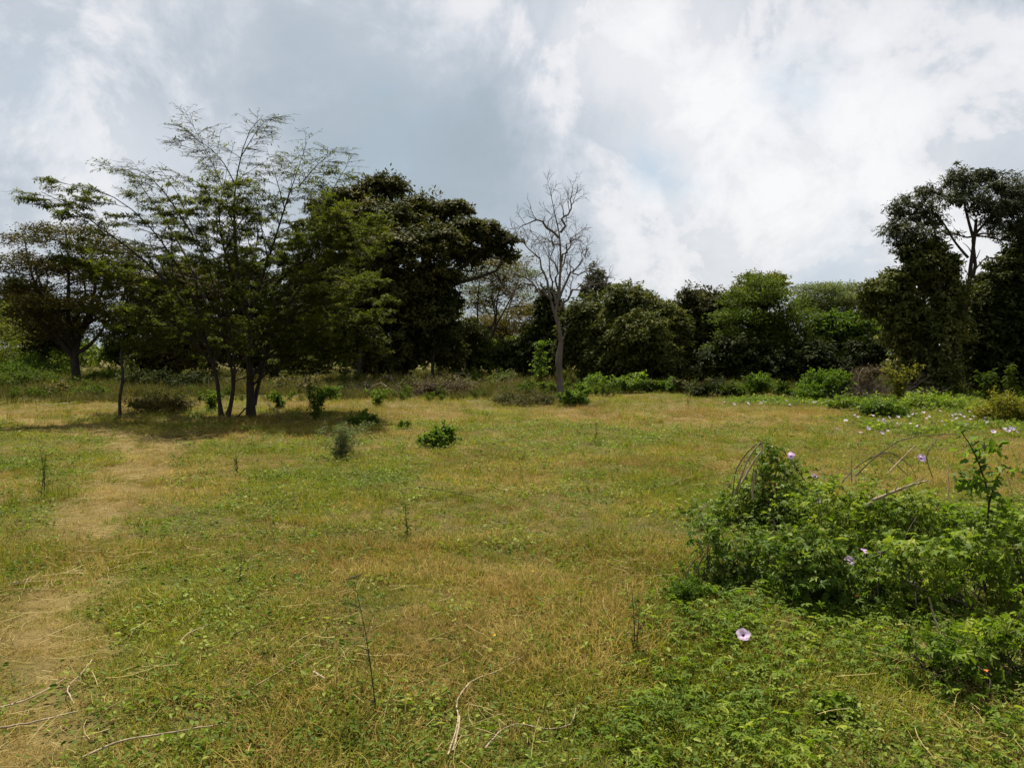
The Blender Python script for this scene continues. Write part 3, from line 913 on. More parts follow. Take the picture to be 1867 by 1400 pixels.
def acacia():
    """the feathery many-stemmed tree in the left half"""
    rng = np.random.default_rng(5)
    d = 20.2
    b = G(456, 765)
    root = thing('acacia_tree', 'tall feathery many-stemmed acacia fanning out over its own shadow', 'tree', b)
    stems = [  # points (px, py, depth offset), base radius, tip radius
        ([(458, 772, .1), (456, 700), (455, 640), (453, 590), (440, 540, .1), (431, 470, .2), (427, 390, .2), (432, 320, .2), (452, 245, .2), (480, 210, .2)], .118, .007),
        ([(453, 600, 0), (466, 550), (480, 500, -.2), (500, 440, -.3), (522, 370, -.4), (543, 310, -.4), (560, 258, -.4)], .065, .006),
        ([(455, 640, .1), (490, 575, .4), (540, 500, .8), (580, 420, 1.), (602, 355, 1.1), (638, 294, 1.2)], .06, .006),
        ([(464, 738, .1), (474, 690, .4), (500, 620, .7), (560, 545, 1.2), (620, 490, 1.6), (675, 440, 1.8)], .06, .007),
        ([(404, 772, -.1), (395, 690), (374, 615), (352, 540), (308, 460, -.2), (255, 395, -.3), (190, 352, -.4), (90, 330, -.4)], .066, .006),
        ([(413, 774, .4), (425, 690, .4), (404, 600, .3), (384, 500, .2), (352, 420, .2), (322, 350, .2), (285, 300, .3)], .050, .006),
        ([(416, 772, -.4), (428, 690, -.7), (420, 610, -1.2), (400, 520, -1.8), (380, 440, -2.2), (350, 380, -2.5)], .042, .006),
        ([(374, 625, 0), (330, 548, -.3), (268, 480, -.6), (190, 420, -.8), (130, 378, -1.), (75, 350, -1.)], .065, .008),
        ([(385, 660, 0), (340, 610, -.5), (280, 560, -1.), (215, 505, -1.4), (145, 465, -1.6)], .05, .008),
        ([(456, 660, 0), (500, 590, -.8), (550, 520, -1.5), (590, 440, -2.), (600, 370, -2.2)], .07, .008),
        ([(456, 690, 0), (500, 640, -.5), (570, 605, -.9), (630, 585, -1.), (682, 566, -1.)], .045, .007),
        ([(457, 705, 0), (515, 660, -.3), (590, 640, -.5), (668, 622, -.5)], .04, .007),
        ([(450, 560, 0), (460, 480, 1.0), (470, 420, 1.8), (450, 360, 2.4)], .06, .008),
        ([(380, 560, 0), (340, 470, 1.2), (300, 400, 2.0), (250, 330, 2.4)], .06, .008),
        ([(440, 540, 0), (410, 460, -.9), (400, 390, -1.6), (410, 330, -2.)], .05, .008),
        ([(470, 620, .3), (540, 560, 1.6), (600, 530, 2.4), (650, 500, 2.8)], .05, .008),
        ([(430, 620, 0), (360, 600, 1.2), (300, 585, 2.0), (240, 560, 2.4)], .04, .008),
        ([(430, 430, .2), (405, 340, .3), (376, 275, .4), (350, 226, .4)], .024, .004),
        ([(431, 340, .2), (402, 290, 0), (362, 258, -.2), (322, 258, -.3)], .018, .004),
        ([(440, 285, .2), (468, 240, .2), (492, 212, .3)], .014, .004),
        ([(520, 385, -.3), (502, 320, -.1), (486, 270, 0)], .018, .004),
        ([(545, 340, -.4), (580, 300, -.2), (612, 276, -.1)], .018, .004),
        ([(352, 430, .2), (300, 352, .0), (255, 312, -.1), (210, 312, -.1)], .030, .005),
        ([(500, 520, .5), (560, 470, -.6), (620, 430, -1.2), (672, 405, -1.4)], .040, .006),
        ([(500, 600, .5), (570, 560, .3), (640, 530, .2), (690, 505, .2)], .040, .006),
    ]
    G1, R1 = [], []
    for pts, r0, r1 in stems:
        g = guide(pts, d, 16); r = np.linspace(0, 1, 16)
        rr = r0 * (.86 if r0 < .1 else 1.) * (1 - r) ** 1.4 + r1 * .8
        if pts[0][1] > 750: rr[0] *= 1.3; g[0][2] = float(height(g[0][0], g[0][1])) - .06
        G1.append(g); R1.append(rr)
        mb = MB().add(*tubes(g, rr, 8, .05, rng)); mb.build('stem', M['bark'], root, smooth=True)
    G1, R1 = np.array(G1), np.array(R1)
    tw = MB(); fo = MB()
    glen = np.linalg.norm(np.diff(G1, axis=1), axis=2).sum(1)
    big = glen > 3.2
    l2, r2 = grow(G1[big], R1[big], 23, .18, .98, (20, 52), (1.3, 2.7), 7, .0, .035, .50, .5, .80, .25, .006, rng, rcap=.02)
    sm, rs = grow(G1[~big], R1[~big], 9, .15, .98, (22, 55), (.35, .85), 7, .0, .05, .7, .5, .6, .3, .005, rng, rcap=.012)
    l2, r2 = np.concatenate([l2, sm]), np.concatenate([r2, rs])
    # outer sprays: side branches of the low limbs stay level
    l3, r3 = grow(l2, r2, 6, .12, .98, (22, 52), (.30, .80), 5, -.005, .04, .20, .5, .5, .3, .0045, rng)
    l4, r4 = grow(l3, r3, 5, .1, .97, (30, 60), (.12, .30), 3, -.005, .06, .18, .6, .3, .5, .004, rng)
    tw.add(*tubes(l2, r2, 4)); tw.add(*tubes(l3, r3, 3)); tw.add(*tubes(l4[::2], r4[::2], 3))
    ztop = P(0, 360, d)[2]; zlow = P(0, 330, d)[2]

    def keep(p):
        zz = [P(0, q, d)[2] for q in (640, 480, 390, 335, 285, 200)]
        k = np.interp(p[:, 2], zz, [1, .92, .80, .34, .05, .03])
        return k * np.clip(fbm(p[:, 0] * .55 + p[:, 1] * .35, p[:, 2] * 4.2 + p[:, 0] * .6, 1., 11, 3) * 4.5 - 1.0, .16, 1)
    T_SPRAY = (np.array([[0, 0, 0], [.45, .155, .02], [1, 0, -.06], [.45, -.155, .02]]), np.array([[0, 1, 2, 3]]))
    twig_leaves(fo, T_SPRAY, l4, 13, .100, rng, .05, 1., .93, .6, .003, .02, keep)
    twig_leaves(fo, T_SPRAY, l3, 15, .098, rng, .15, 1., .93, .6, .003, .02, keep)
    tw.build('twig_mass', M['twig_dark'], root, 'stuff')
    fo.build('crown', M['acacia'], root, 'stuff')


acacia()


def flat_acacia(name, label, base, d, layers, mat, seed, trunk_r=.22, bark='bark', fork=.35, leaf=.16, dens=1.0, limbs_extra=(), group=None):
    """an umbrella tree: foliage in thin level plates on rising limbs; layers (px, py, half width px, half height px, depth offset)"""
    rng = np.random.default_rng(seed)
    b = P(base[0], base[1], d); b[2] = float(height(b[0], b[1])) - .05
    root = thing(name, label, 'tree', b, group)
    C = np.array([P(l[0], l[1], d + l[4]) for l in layers]); Rx = np.array([l[2] * d / F for l in layers]); Rz = np.array([l[3] * d / F for l in layers])
    cen = C.mean(0); fk = b + (cen - b) * fork; fk[2] = b[2] + (cen[2] - b[2]) * fork
    tb, fm, tw = MB(), MB(), MB()
    tr = bent(b, fk, 8, rng, .04)
    rad = trunk_r * np.linspace(1.0, .75, 8); rad[0] *= 1.3
    tb.add(*tubes(tr, rad, 9, .05, rng))
    limbs, lr = [], []
    for c, rx in zip(C, Rx):
        a = tr[rng.integers(4, 8)]
        limbs.append(bent(a, c, 10, rng, .09, -.04)); lr.append(np.linspace(.55, .12, 10) * trunk_r)
    limbs, lr = np.array(limbs), np.array(lr)
    trunk = tb.build('trunk', M[bark], root, smooth=True)
    for q, r in zip(limbs, lr): MB().add(*tubes(q, r, 6, .04, rng)).build('limb', M[bark], trunk, None, True, origin=root.location)
    # spreading branches inside each plate
    k = 9
    s1, r1 = grow(limbs, lr, k, .45, 1., (35, 75), (Rx.mean() * .6, Rx.mean() * 1.15), 6, .01, .10, .45, .6, .2, .25, .010, rng)
    s2, r2 = grow(s1, r1, 5, .25, 1., (25, 60), (Rx.mean() * .25, Rx.mean() * .5), 4, .03, .12, .55, .55, .3, .3, .007, rng)
    tw.add(*tubes(s1, r1, 4)); tw.add(*tubes(s2, r2, 3))
    tw.build('twig_mass', M[bark], root, 'stuff')
    po, tn = along(s2, 4, .3, 1., rng)
    n = 10
    pts = (po[:, None] + rng.standard_normal((len(po), n, 3)) * np.array([.26, .26, .09]) * (d / 45)).reshape(-1, 3)
    m = rng.random(len(pts)) < dens * .8; pts = pts[m]
    add_leaves(fm, T_DIAMOND, pts, unit(rng.standard_normal((len(pts), 3)) * [1, 1, .35]), unit(np.array([0, 0, .9]) + .55 * rng.standard_normal((len(pts), 3))), leaf * rng.uniform(.6, 1.3, len(pts)), rng)
    # the plates themselves
    for c, rx, rz in zip(C, Rx, Rz):
        kk = int(10 * dens * rx * rx * 4)
        a = rng.uniform(0, 2 * np.pi, kk); r = rx * np.sqrt(rng.random(kk))
        cc = c + np.stack([r * np.cos(a), r * np.sin(a) * .85, rz * rng.uniform(-1, 1, kk) + rz * .5 * (1 - (r / rx) ** 2)], -1)
        q = (cc[:, None] + rng.standard_normal((kk, 14, 3)) * np.array([.3, .3, .08]) * (d / 45)).reshape(-1, 3)
        add_leaves(fm, T_DIAMOND, q, unit(rng.standard_normal((len(q), 3)) * [1, 1, .35]), unit(np.array([0, 0, .9]) + .55 * rng.standard_normal((len(q), 3))), leaf * rng.uniform(.6, 1.3, len(q)), rng)
    fm.build('crown', M[mat], root, 'stuff')
    return root


def woods():
    # --- left
    flat_acacia('umbrella_tree', 'flat topped brownish umbrella tree beyond the left edge of the field', (141, 694), 46,
                [(120, 425, 75, 9, 0), (45, 440, 45, 8, 1), (190, 455, 70, 10, -1), (60, 480, 65, 11, -1), (150, 495, 75, 10, 1), (225, 485, 50, 9, 0), (30, 535, 60, 12, 0), (225, 505, 40, 8, 2),
                 (100, 555, 80, 12, -2), (110, 600, 60, 12, 0), (190, 570, 45, 9, -1), (40, 600, 60, 14, 1)], 'acacia_brown', 31, .27, fork=.4, leaf=.17)
    lobed_tree('dark_tree', 'dark thick leaved tree with black trunk behind the flat topped umbrella tree', 'tree', (75, 672), 60,
               [(60, 560, 55, 45), (110, 585, 50, 40), (20, 590, 50, 40), (80, 620, 60, 22), (25, 535, 22, 34)], 'dark', .26, .8, .9, .33, seed=32)
    lobed_tree('leafy_tree', 'dim mid green tree between umbrella tree and big acacia', 'tree', (238, 700), 50,
               [(235, 600, 50, 40), (215, 645, 40, 22), (265, 560, 38, 40), (240, 520, 16, 42)], 'mid', .2, .55, .8, .14, seed=33, inner=.5)
    lobed_tree('dark_tree', 'dark brownish tree seen through the stems of the big acacia', 'tree', (322, 700), 48,
               [(325, 590, 60, 55), (300, 650, 62, 38), (360, 540, 60, 45), (400, 620, 55, 55), (300, 530, 45, 35), (340, 500, 40, 24)], 'acacia_brown', .2, .8, .8, .3, seed=34)
    lobed_tree('dark_tree', 'dark bushy tree between big acacia and the huge spreading tree', 'tree', (500, 695), 50,
               [(470, 560, 70, 55), (540, 590, 70, 60), (480, 640, 60, 36), (570, 520, 60, 55), (440, 510, 50, 40), (560, 650, 50, 30)], 'dark', .22, .9, .9, .3, seed=35)
    # feathery branches of a tree that stands mostly outside the frame
    flat_acacia('edge_tree', 'yellow green feathery branches reaching in at the left edge', (-70, 745), 27,
                [(-20, 560, 42, 6, 0), (-10, 600, 45, 7, -1), (-5, 625, 48, 7, 1), (-90, 540, 60, 9, 0), (-110, 590, 60, 10, 1)], 'acacia', 36, .10, fork=.3, leaf=.10, dens=.7)
    # --- the huge tree
    lobed_tree('spreading_tree', 'huge spreading tree with dense brown green layered crown left of the dead tree', 'tree', (735, 692), 46,
               [(700, 345, 52, 20, 0), (640, 365, 55, 22, 1), (765, 385, 62, 24, 0), (690, 400, 70, 26, -2), (825, 385, 40, 17, 0), (855, 420, 52, 20, -1), (905, 440, 40, 17, 0), (780, 440, 70, 26, -3),
                (700, 460, 75, 32, -4), (620, 420, 60, 32, 0), (850, 465, 58, 18, 1), (925, 465, 22, 12, 0), (610, 500, 65, 40, 0), (700, 530, 80, 42, -3), (790, 510, 55, 36, -2), (650, 600, 85, 48, -1), (760, 590, 75, 50, -2),
                (700, 655, 80, 26, -1), (820, 560, 32, 34, 1), (800, 640, 55, 32, 0), (850, 615, 34, 38, 3), (590, 380, 30, 26, 2), (590, 610, 60, 55, 2)],
               'broad', .235, .9, .62, .42, flat=.34, seed=41, trunk_top=(720, 500), upbias=.75, upn=.75, clumpy=.8)
    # its neighbours' stems seen in the shade below
    for k, (px, py, r, lab) in enumerate(((651, 705, .16, 'black tree trunk standing in shade at the left foot of the huge tree'), (790, 690, .12, 'slim dark trunk in shade at the right foot of the huge tree'))):
        lobed_tree('understory_tree', lab, 'tree', (px, py), 43 + k, [(px - 5, 600, 48, 36), (px + 10, 560, 40, 30)], 'dark', .22, .6, .7, r, seed=44 + k)
    # --- middle
    flat_acacia('umbrella_tree', 'pale limbed flat umbrella tree far behind the dead tree', (908, 660), 68,
                [(905, 490, 55, 6, 0), (860, 505, 45, 6, 1), (950, 500, 50, 6, -1), (900, 530, 62, 6, 0), (960, 540, 45, 6, 2), (860, 550, 40, 6, -2), (920, 570, 50, 5, 0), (985, 565, 40, 6, 1)], 'pale', 51, .24, 'bark_pale', .45, .16, .42)
    flat_acacia('umbrella_tree', 'brown flat crowned tree tucked between the huge tree and the dead tree', (868, 680), 52,
                [(880, 480, 42, 8, 0), (935, 478, 36, 9, -1), (900, 510, 45, 8, 0), (950, 500, 25, 7, 1)], 'acacia_brown', 52, .16, 'bark', .5, .16, .8)
    flat_acacia('umbrella_tree', 'olive umbrella crown above bushes just left of the dead trunk', (960, 690), 60,
                [(985, 570, 55, 9, 0), (930, 600, 60, 10, 1), (1005, 595, 40, 8, 0), (880, 590, 45, 10, 0)], 'acacia_brown', 53, .18, 'bark', .4, .2, .9)
    lobed_tree('leafy_tree', 'mid green bushy tree right of the huge tree', 'tree', (850, 690), 50,
               [(850, 620, 40, 38), (890, 650, 45, 26), (830, 655, 40, 28)], 'mid', .2, .8, .7, .14, seed=54)
    lobed_tree('dark_tree', 'dark round bush tree directly left of the dead trunk', 'tree', (985, 698), 42,
               [(985, 620, 36, 34), (955, 655, 40, 28), (1000, 580, 30, 26), (930, 650, 34, 26), (1000, 548, 26, 26), (1005, 660, 30, 26)], 'dark', .19, .9, .55, .16, seed=55)
    lobed_tree('slender_tree', 'slender grey green tree top rising behind the round bushes', 'tree', (1085, 690), 62,
               [(1085, 512, 20, 34), (1098, 525, 16, 28), (1070, 530, 14, 22)], 'grey_leaf', .24, .55, .6, .14, seed=57, inner=.3)
    lobed_tree('round_tree', 'rounded olive bush tree just right of the dead trunk', 'tree', (1065, 703), 39,
               [(1068, 575, 42, 38), (1040, 640, 30, 40), (1080, 640, 46, 52), (1050, 600, 32, 40), (1100, 600, 30, 40)], 'bushy', .18, 1.0, .5, .22, flat=.6, seed=61, clumpy=1.)
    lobed_tree('round_tree', 'largest rounded bush tree with sunlit olive clumps', 'tree', (1170, 705), 37,
               [(1145, 555, 48, 38), (1190, 580, 52, 42), (1130, 600, 48, 45), (1205, 620, 50, 48), (1165, 620, 55, 50, -2), (1120, 655, 50, 42), (1190, 665, 60, 38, -1), (1235, 600, 26, 32)], 'bushy', .175, 1.05, .48, .28, flat=.6, seed=62, clumpy=1.)
    lobed_tree('leafy_tree', 'brown green tree between the rounded bush and the feathery yellow green tree', 'tree', (1275, 708), 43,
               [(1275, 560, 52, 36), (1320, 575, 45, 40), (1260, 610, 50, 46), (1300, 640, 55, 48), (1250, 660, 45, 36)], 'broad', .19, .95, .6, .22, seed=63)
    flat_acacia('feathery_tree', 'feathery yellow green acacia at the middle of the wood on the right', (1390, 712), 39,
                [(1385, 512, 34, 10, 0), (1360, 545, 45, 11, 0), (1420, 550, 50, 11, 0), (1345, 580, 48, 11, -1), (1410, 590, 62, 11, 0), (1460, 575, 45, 9, 1), (1370, 615, 60, 11, 0), (1450, 625, 52, 11, 0), (1330, 640, 45, 11, 0), (1390, 540, 40, 14, 1)],
                'mid', 64, .2, 'bark', .3, .15, 1.3)
    lobed_tree('yellow_bloom_tree', 'bright tree top flecked with yellow above the feathery tree', 'tree', (1385, 690), 44,
               [(1380, 525, 40, 26), (1410, 520, 32, 22), (1350, 545, 36, 26)], 'yellowish', .17, .8, .45, .18, seed=65, inner=.7)
    flat_acacia('umbrella_tree', 'pale distant flat topped tree in the gap left of the tallest tree', (1515, 650), 80,
                [(1490, 530, 45, 8, 0), (1530, 527, 40, 8, 1), (1550, 545, 45, 8, -1), (1505, 552, 60, 9, 0), (1575, 560, 35, 8, 0), (1480, 565, 40, 9, 0)], 'pale', 66, .24, 'bark', .4, .22, 1.0)
    lobed_tree('leafy_tree', 'vivid green leafy tree left of the tallest tree', 'tree', (1540, 705), 40,
               [(1530, 595, 46, 26), (1575, 605, 34, 26), (1500, 610, 40, 26), (1545, 640, 55, 32), (1500, 655, 40, 30)], 'bright', .2, .9, .5, .2, seed=67)
    lobed_tree('dark_tree', 'low dark tree in shade below the feathery yellow green acacia', 'tree', (1360, 712), 37,
               [(1340, 650, 52, 40), (1395, 665, 58, 40), (1450, 670, 45, 38), (1310, 665, 40, 36)], 'dark', .19, .9, .55, .18, seed=68)
    lobed_tree('dark_tree', 'low dark tree in shade between vivid green tree and dry bush', 'tree', (1500, 708), 37,
               [(1490, 660, 40, 36), (1535, 675, 45, 30), (1580, 650, 40, 42)], 'dark', .19, .9, .55, .16, seed=69)
    # --- right: the tallest tree, its lower bulk hung with vines
    d = 33

    def tall_extra(fm, tb, rng, C, R, s1):
        for pts, r0, r1 in (([(1706, 722), (1722, 680), (1745, 620), (1762, 560), (1768, 500), (1776, 440), (1780, 400)], .14, .06),
                            ([(1768, 510), (1778, 490), (1776, 460), (1775, 430), (1800, 405), (1830, 370)], .08, .03),
                            ([(1776, 440), (1760, 380), (1755, 340), (1765, 320)], .07, .02), ([(1776, 430), (1810, 390), (1845, 350)], .06, .02),
                            ([(1765, 470), (1740, 440), (1715, 400), (1680, 370)], .06, .02), ([(1740, 520), (1720, 460), (1690, 420), (1660, 400)], .06, .02), ([(1778, 492), (1800, 470), (1840, 478)], .03, .01)):
            g = guide(pts, d, 12)
            if pts[0][1] > 715: g[0][2] = float(height(g[0][0], g[0][1])) - .05
            tb.add(*tubes(g, np.linspace(r0, r1, 12), 8, .04, rng))
            k = grow(g[None, 4:], np.linspace(r0, r1, 12)[None, 4:], 8, .3, 1., (30, 65), (.4, 1.2), 5, .05, .16, 1., .45, .3, .3, .01, rng)
            tb.add(*tubes(*k, 4))
    rng = np.random.default_rng(70)
    b = P(1706, 722, d); b[2] = float(height(b[0], b[1])) - .05
    lob = [(1750, 330, 34, 26), (1790, 332, 38, 28), (1835, 352, 42, 32), (1678, 362, 30, 26), (1648, 394, 32, 30), (1692, 396, 30, 26), (1818, 392, 42, 30), (1770, 368, 32, 20), (1858, 428, 30, 30), (1632, 420, 24, 22), (1668, 432, 38, 22), (1862, 382, 34, 34), (1836, 418, 30, 20), (1742, 362, 22, 16), (1700, 446, 26, 14), (1650, 446, 26, 14), (1725, 428, 16, 10)]
    root = thing('tall_tree', 'tallest tree on the right with airy silvery crown over bare upper trunk', 'tree', b)
    C = np.array([P(l[0], l[1], d + rng.uniform(-.8, .8)) for l in lob]); R = np.array([[l[2], l[2] * .85, l[3]] for l in lob]) * d / F
    tb, fm = MB(), MB()
    tall_extra(fm, tb, rng, C, R, None)
    forks = [P(*q, d) for q in ((1745, 500), (1765, 470), (1776, 430), (1780, 395), (1806, 396), (1757, 360), (1720, 410))]
    lim = np.array([bent(forks[int(np.argmin([np.linalg.norm(f - c) + (1.5 if f[2] > c[2] + .2 else 0) for f in forks]))], c, 8, rng, .16, .02) for c in C]); lr = np.tile(np.linspace(.05, .015, 8), (len(C), 1))
    tb.add(*tubes(lim, lr, 5))
    tb.add(*tubes(*grow(lim, lr, 8, .3, 1., (25, 60), (.4, .9), 5, .05, .15, 1., .5, .2, .3, .008, rng), 4))
    tb.build('trunk', M['bark'], root, smooth=True)
    a = 4 * np.pi * R[:, 0] * R[:, 2]
    po, ax, no = cloud(rng, C, R, (a * 1.25 / (.16 * .16 * .2 * 40)).astype(int), 40, .30, .7, .6, (.35, 1.1), .5, .55, .5)
    add_leaves(fm, T_NARROW, po, ax, no, rng.uniform(.7, 1.3, len(po)) * .19, rng)
    fm.build('crown', M['grey_leaf'], root, 'stuff')
    lobed_tree('vine_hung_tree', 'broad black green tree draped in creepers at the left foot of the tallest tree', 'tree', (1660, 720), 32,
               [(1688, 490, 40, 30), (1640, 518, 42, 28), (1600, 532, 34, 26), (1725, 535, 40, 44), (1650, 572, 52, 36), (1705, 610, 55, 55), (1680, 655, 48, 42), (1590, 562, 22, 20), (1736, 482, 20, 22), (1700, 685, 50, 28), (1664, 466, 24, 16), (1632, 610, 26, 26), (1700, 455, 22, 14)],
               'bushy', .18, .95, .42, .22, flat=.6, seed=71, clumpy=1.)
    lobed_tree('dark_tree', 'brownish black tree filling the right edge of the frame', 'tree', (1850, 722), 33,
               [(1840, 500, 48, 36), (1880, 470, 50, 50), (1830, 560, 60, 46), (1870, 620, 70, 60), (1800, 620, 50, 60), (1820, 680, 60, 38), (1900, 540, 60, 60), (1905, 400, 40, 40), (1930, 660, 60, 60)], 'dark', .20, .9, .45, .25, seed=72)
    lobed_tree('dark_tree', 'shaded tree behind the leaning trunk of the tallest tree', 'tree', (1775, 705), 38,
               [(1775, 560, 46, 40), (1770, 620, 50, 60), (1740, 680, 60, 34), (1790, 520, 26, 20)], 'broad', .19, .9, .55, .2, seed=73)


woods()


def far_treeline():
    """the wood that closes the view beyond the nearer trees"""
    rng = np.random.default_rng(80)
    fm = MB()
    xs = np.linspace(-110, 110, 64)
    for x in xs:
        d = rng.uniform(92, 125)
        pxx = CX + F * x / d
        h = np.interp(pxx, [-400, 150, 450, 800, 1000, 1250, 1450, 1700, 2300], [4.4, 4.2, 6, 7.5, 8.5, 9.0, 9.0, 10, 10]) * rng.uniform(.75, 1.1)
        k = 4
        C = np.stack([x + rng.normal(0, 1.6, k), np.full(k, d) + rng.normal(0, 2, k), h * rng.uniform(.3, .72, k)], -1)
        R = np.stack([rng.uniform(1.8, 3.2, k), rng.uniform(1.8, 3., k), h * rng.uniform(.22, .34, k)], -1)
        po, ax, no = cloud(rng, C, R, [11] * k, 22, 1.1, .5, .6)
        add_leaves(fm, T_DIAMOND, po, ax, no, rng.uniform(.6, 1.3, len(po)) * .78, rng, np.clip(rng.random(len(po)) * .6 + rng.random() * .4, 0, 1))
        q = np.stack([x + rng.normal(0, 2, 60), d + rng.normal(0, 2, 60), h * .45 * rng.random(60)], -1)
        add_leaves(fm, T_DIAMOND, q, unit(rng.standard_normal((60, 3))), unit(rng.standard_normal((60, 3))), rng.uniform(1., 1.9, 60), rng)
    o = fm.build('distant_forest', M['mid'], None, 'stuff')
    o['label'] = 'distant wood seen through gaps between the nearer trees'


far_treeline()


# ------------------------------------------------------------------ the dead tree
def dead_tree():
    rng = np.random.default_rng(90)
    d = float(G(1022, 729)[1])
    b = G(1022, 729)
    root = thing('dead_tree', 'leafless grey dead tree with twisted trunk at the middle of the field edge', 'tree', b)
    tr = guide([(1023, 732), (1020, 690), (1019, 655), (1023, 622), (1018, 595), (1013, 570), (1018, 545), (1021, 505), (1022, 470), (1020, 430), (1012, 392), (1008, 372), (1004, 354), (1002, 342)], d, 34)
    t = np.linspace(0, 1, 34)
    rr = .128 * np.clip(1 - t * 1.0, 0, 1) ** 1.0 * (1 + .10 * np.sin(t * 40)) + .010
    rr[:2] *= np.array([1.35, 1.1])
    rr[t > .30] *= .72
    tr[0][2] -= .08
    MB().add(*tubes(tr, rr, 12, .07, rng)).build('trunk', M['bark_dead'], root, smooth=True)
    limbs = [([(1022, 424), (1031, 400), (1040, 386), (1042, 370, .2), (1044, 348, .2)], .050, .012), ([(1019, 434), (1001, 415), (985, 404, -.3), (965, 405, -.5), (944, 418, -.6)], .055, .010),
             ([(1019, 446), (1002, 437, .4), (986, 434, .7), (972, 440, .9)], .035, .008), ([(1006, 545), (990, 498, .4), (984, 470, .5), (968, 453, .6), (948, 430, .7)], .055, .010),
             ([(1012, 572), (1001, 542), (976, 520, -.5), (955, 506, -.8), (932, 494, -.9)], .060, .010), ([(985, 526, -.3), (960, 520, -.2), (934, 528, -.1)], .035, .008),
             ([(1019, 548), (1030, 520, .3), (1045, 490, .5), (1060, 468, .6), (1073, 452, .7)], .060, .010), ([(1019, 566), (1036, 540, -.3), (1056, 525, -.7), (1082, 519, -1.), (1106, 513, -1.2)], .050, .010),
             ([(1023, 480), (1032, 452, -.4), (1046, 436, -.7), (1064, 446, -.9)], .042, .008), ([(1014, 555), (1005, 505, .6), (999, 470, .9), (1001, 438, 1.)], .045, .008),
             ([(1018, 530), (1010, 490, -.6), (1004, 455, -.9), (1008, 420, -1.)], .038, .008), ([(1021, 500), (1034, 470, .7), (1040, 440, 1.), (1052, 425, 1.2)], .038, .008),
             ([(1027, 618), (1032, 602), (1037, 590)], .035, .006), ([(1045, 492, .5), (1052, 500, .6), (1066, 500, .7), (1080, 480, .8)], .03, .008)]
    L0, R0 = [], []
    for pts, r0, r1 in limbs:
        g = guide(pts, d, 10); g[1:-1] += rng.normal(0, .055, (8, 3)); r = np.linspace(r0, r1, 10)
        MB().add(*tubes(g, r, 7, .06, rng)).build('limb', M['bark_dead'], root, smooth=True)
        L0.append(g); R0.append(r)
    g = tr[-10:]; L0.append(g); R0.append(rr[-10:])
    L0, R0 = np.array(L0), np.array(R0)
    keep = [i for i in range(len(limbs)) if i != 12] + [len(limbs)]
    L0, R0 = L0[keep], R0[keep]
    a, ra = grow(L0, R0, 8, .25, 1., (20, 60), (.4, 1.0), 7, .05, .22, 1., .55, .25, .35, .008, rng)
    c, rc = grow(a, ra, 5, .3, 1., (20, 55), (.2, .5), 5, .05, .20, 1., .6, .3, .4, .006, rng)
    e, re_ = grow(c, rc, 2, .3, 1., (20, 50), (.15, .35), 4, .05, .18, 1., .7, .3, .5, .005, rng)
    MB().add(*tubes(a, ra, 5)).add(*tubes(c, rc, 4)).add(*tubes(e, re_, 3)).build('twig_mass', M['twig_dead'], root, 'stuff')


dead_tree()


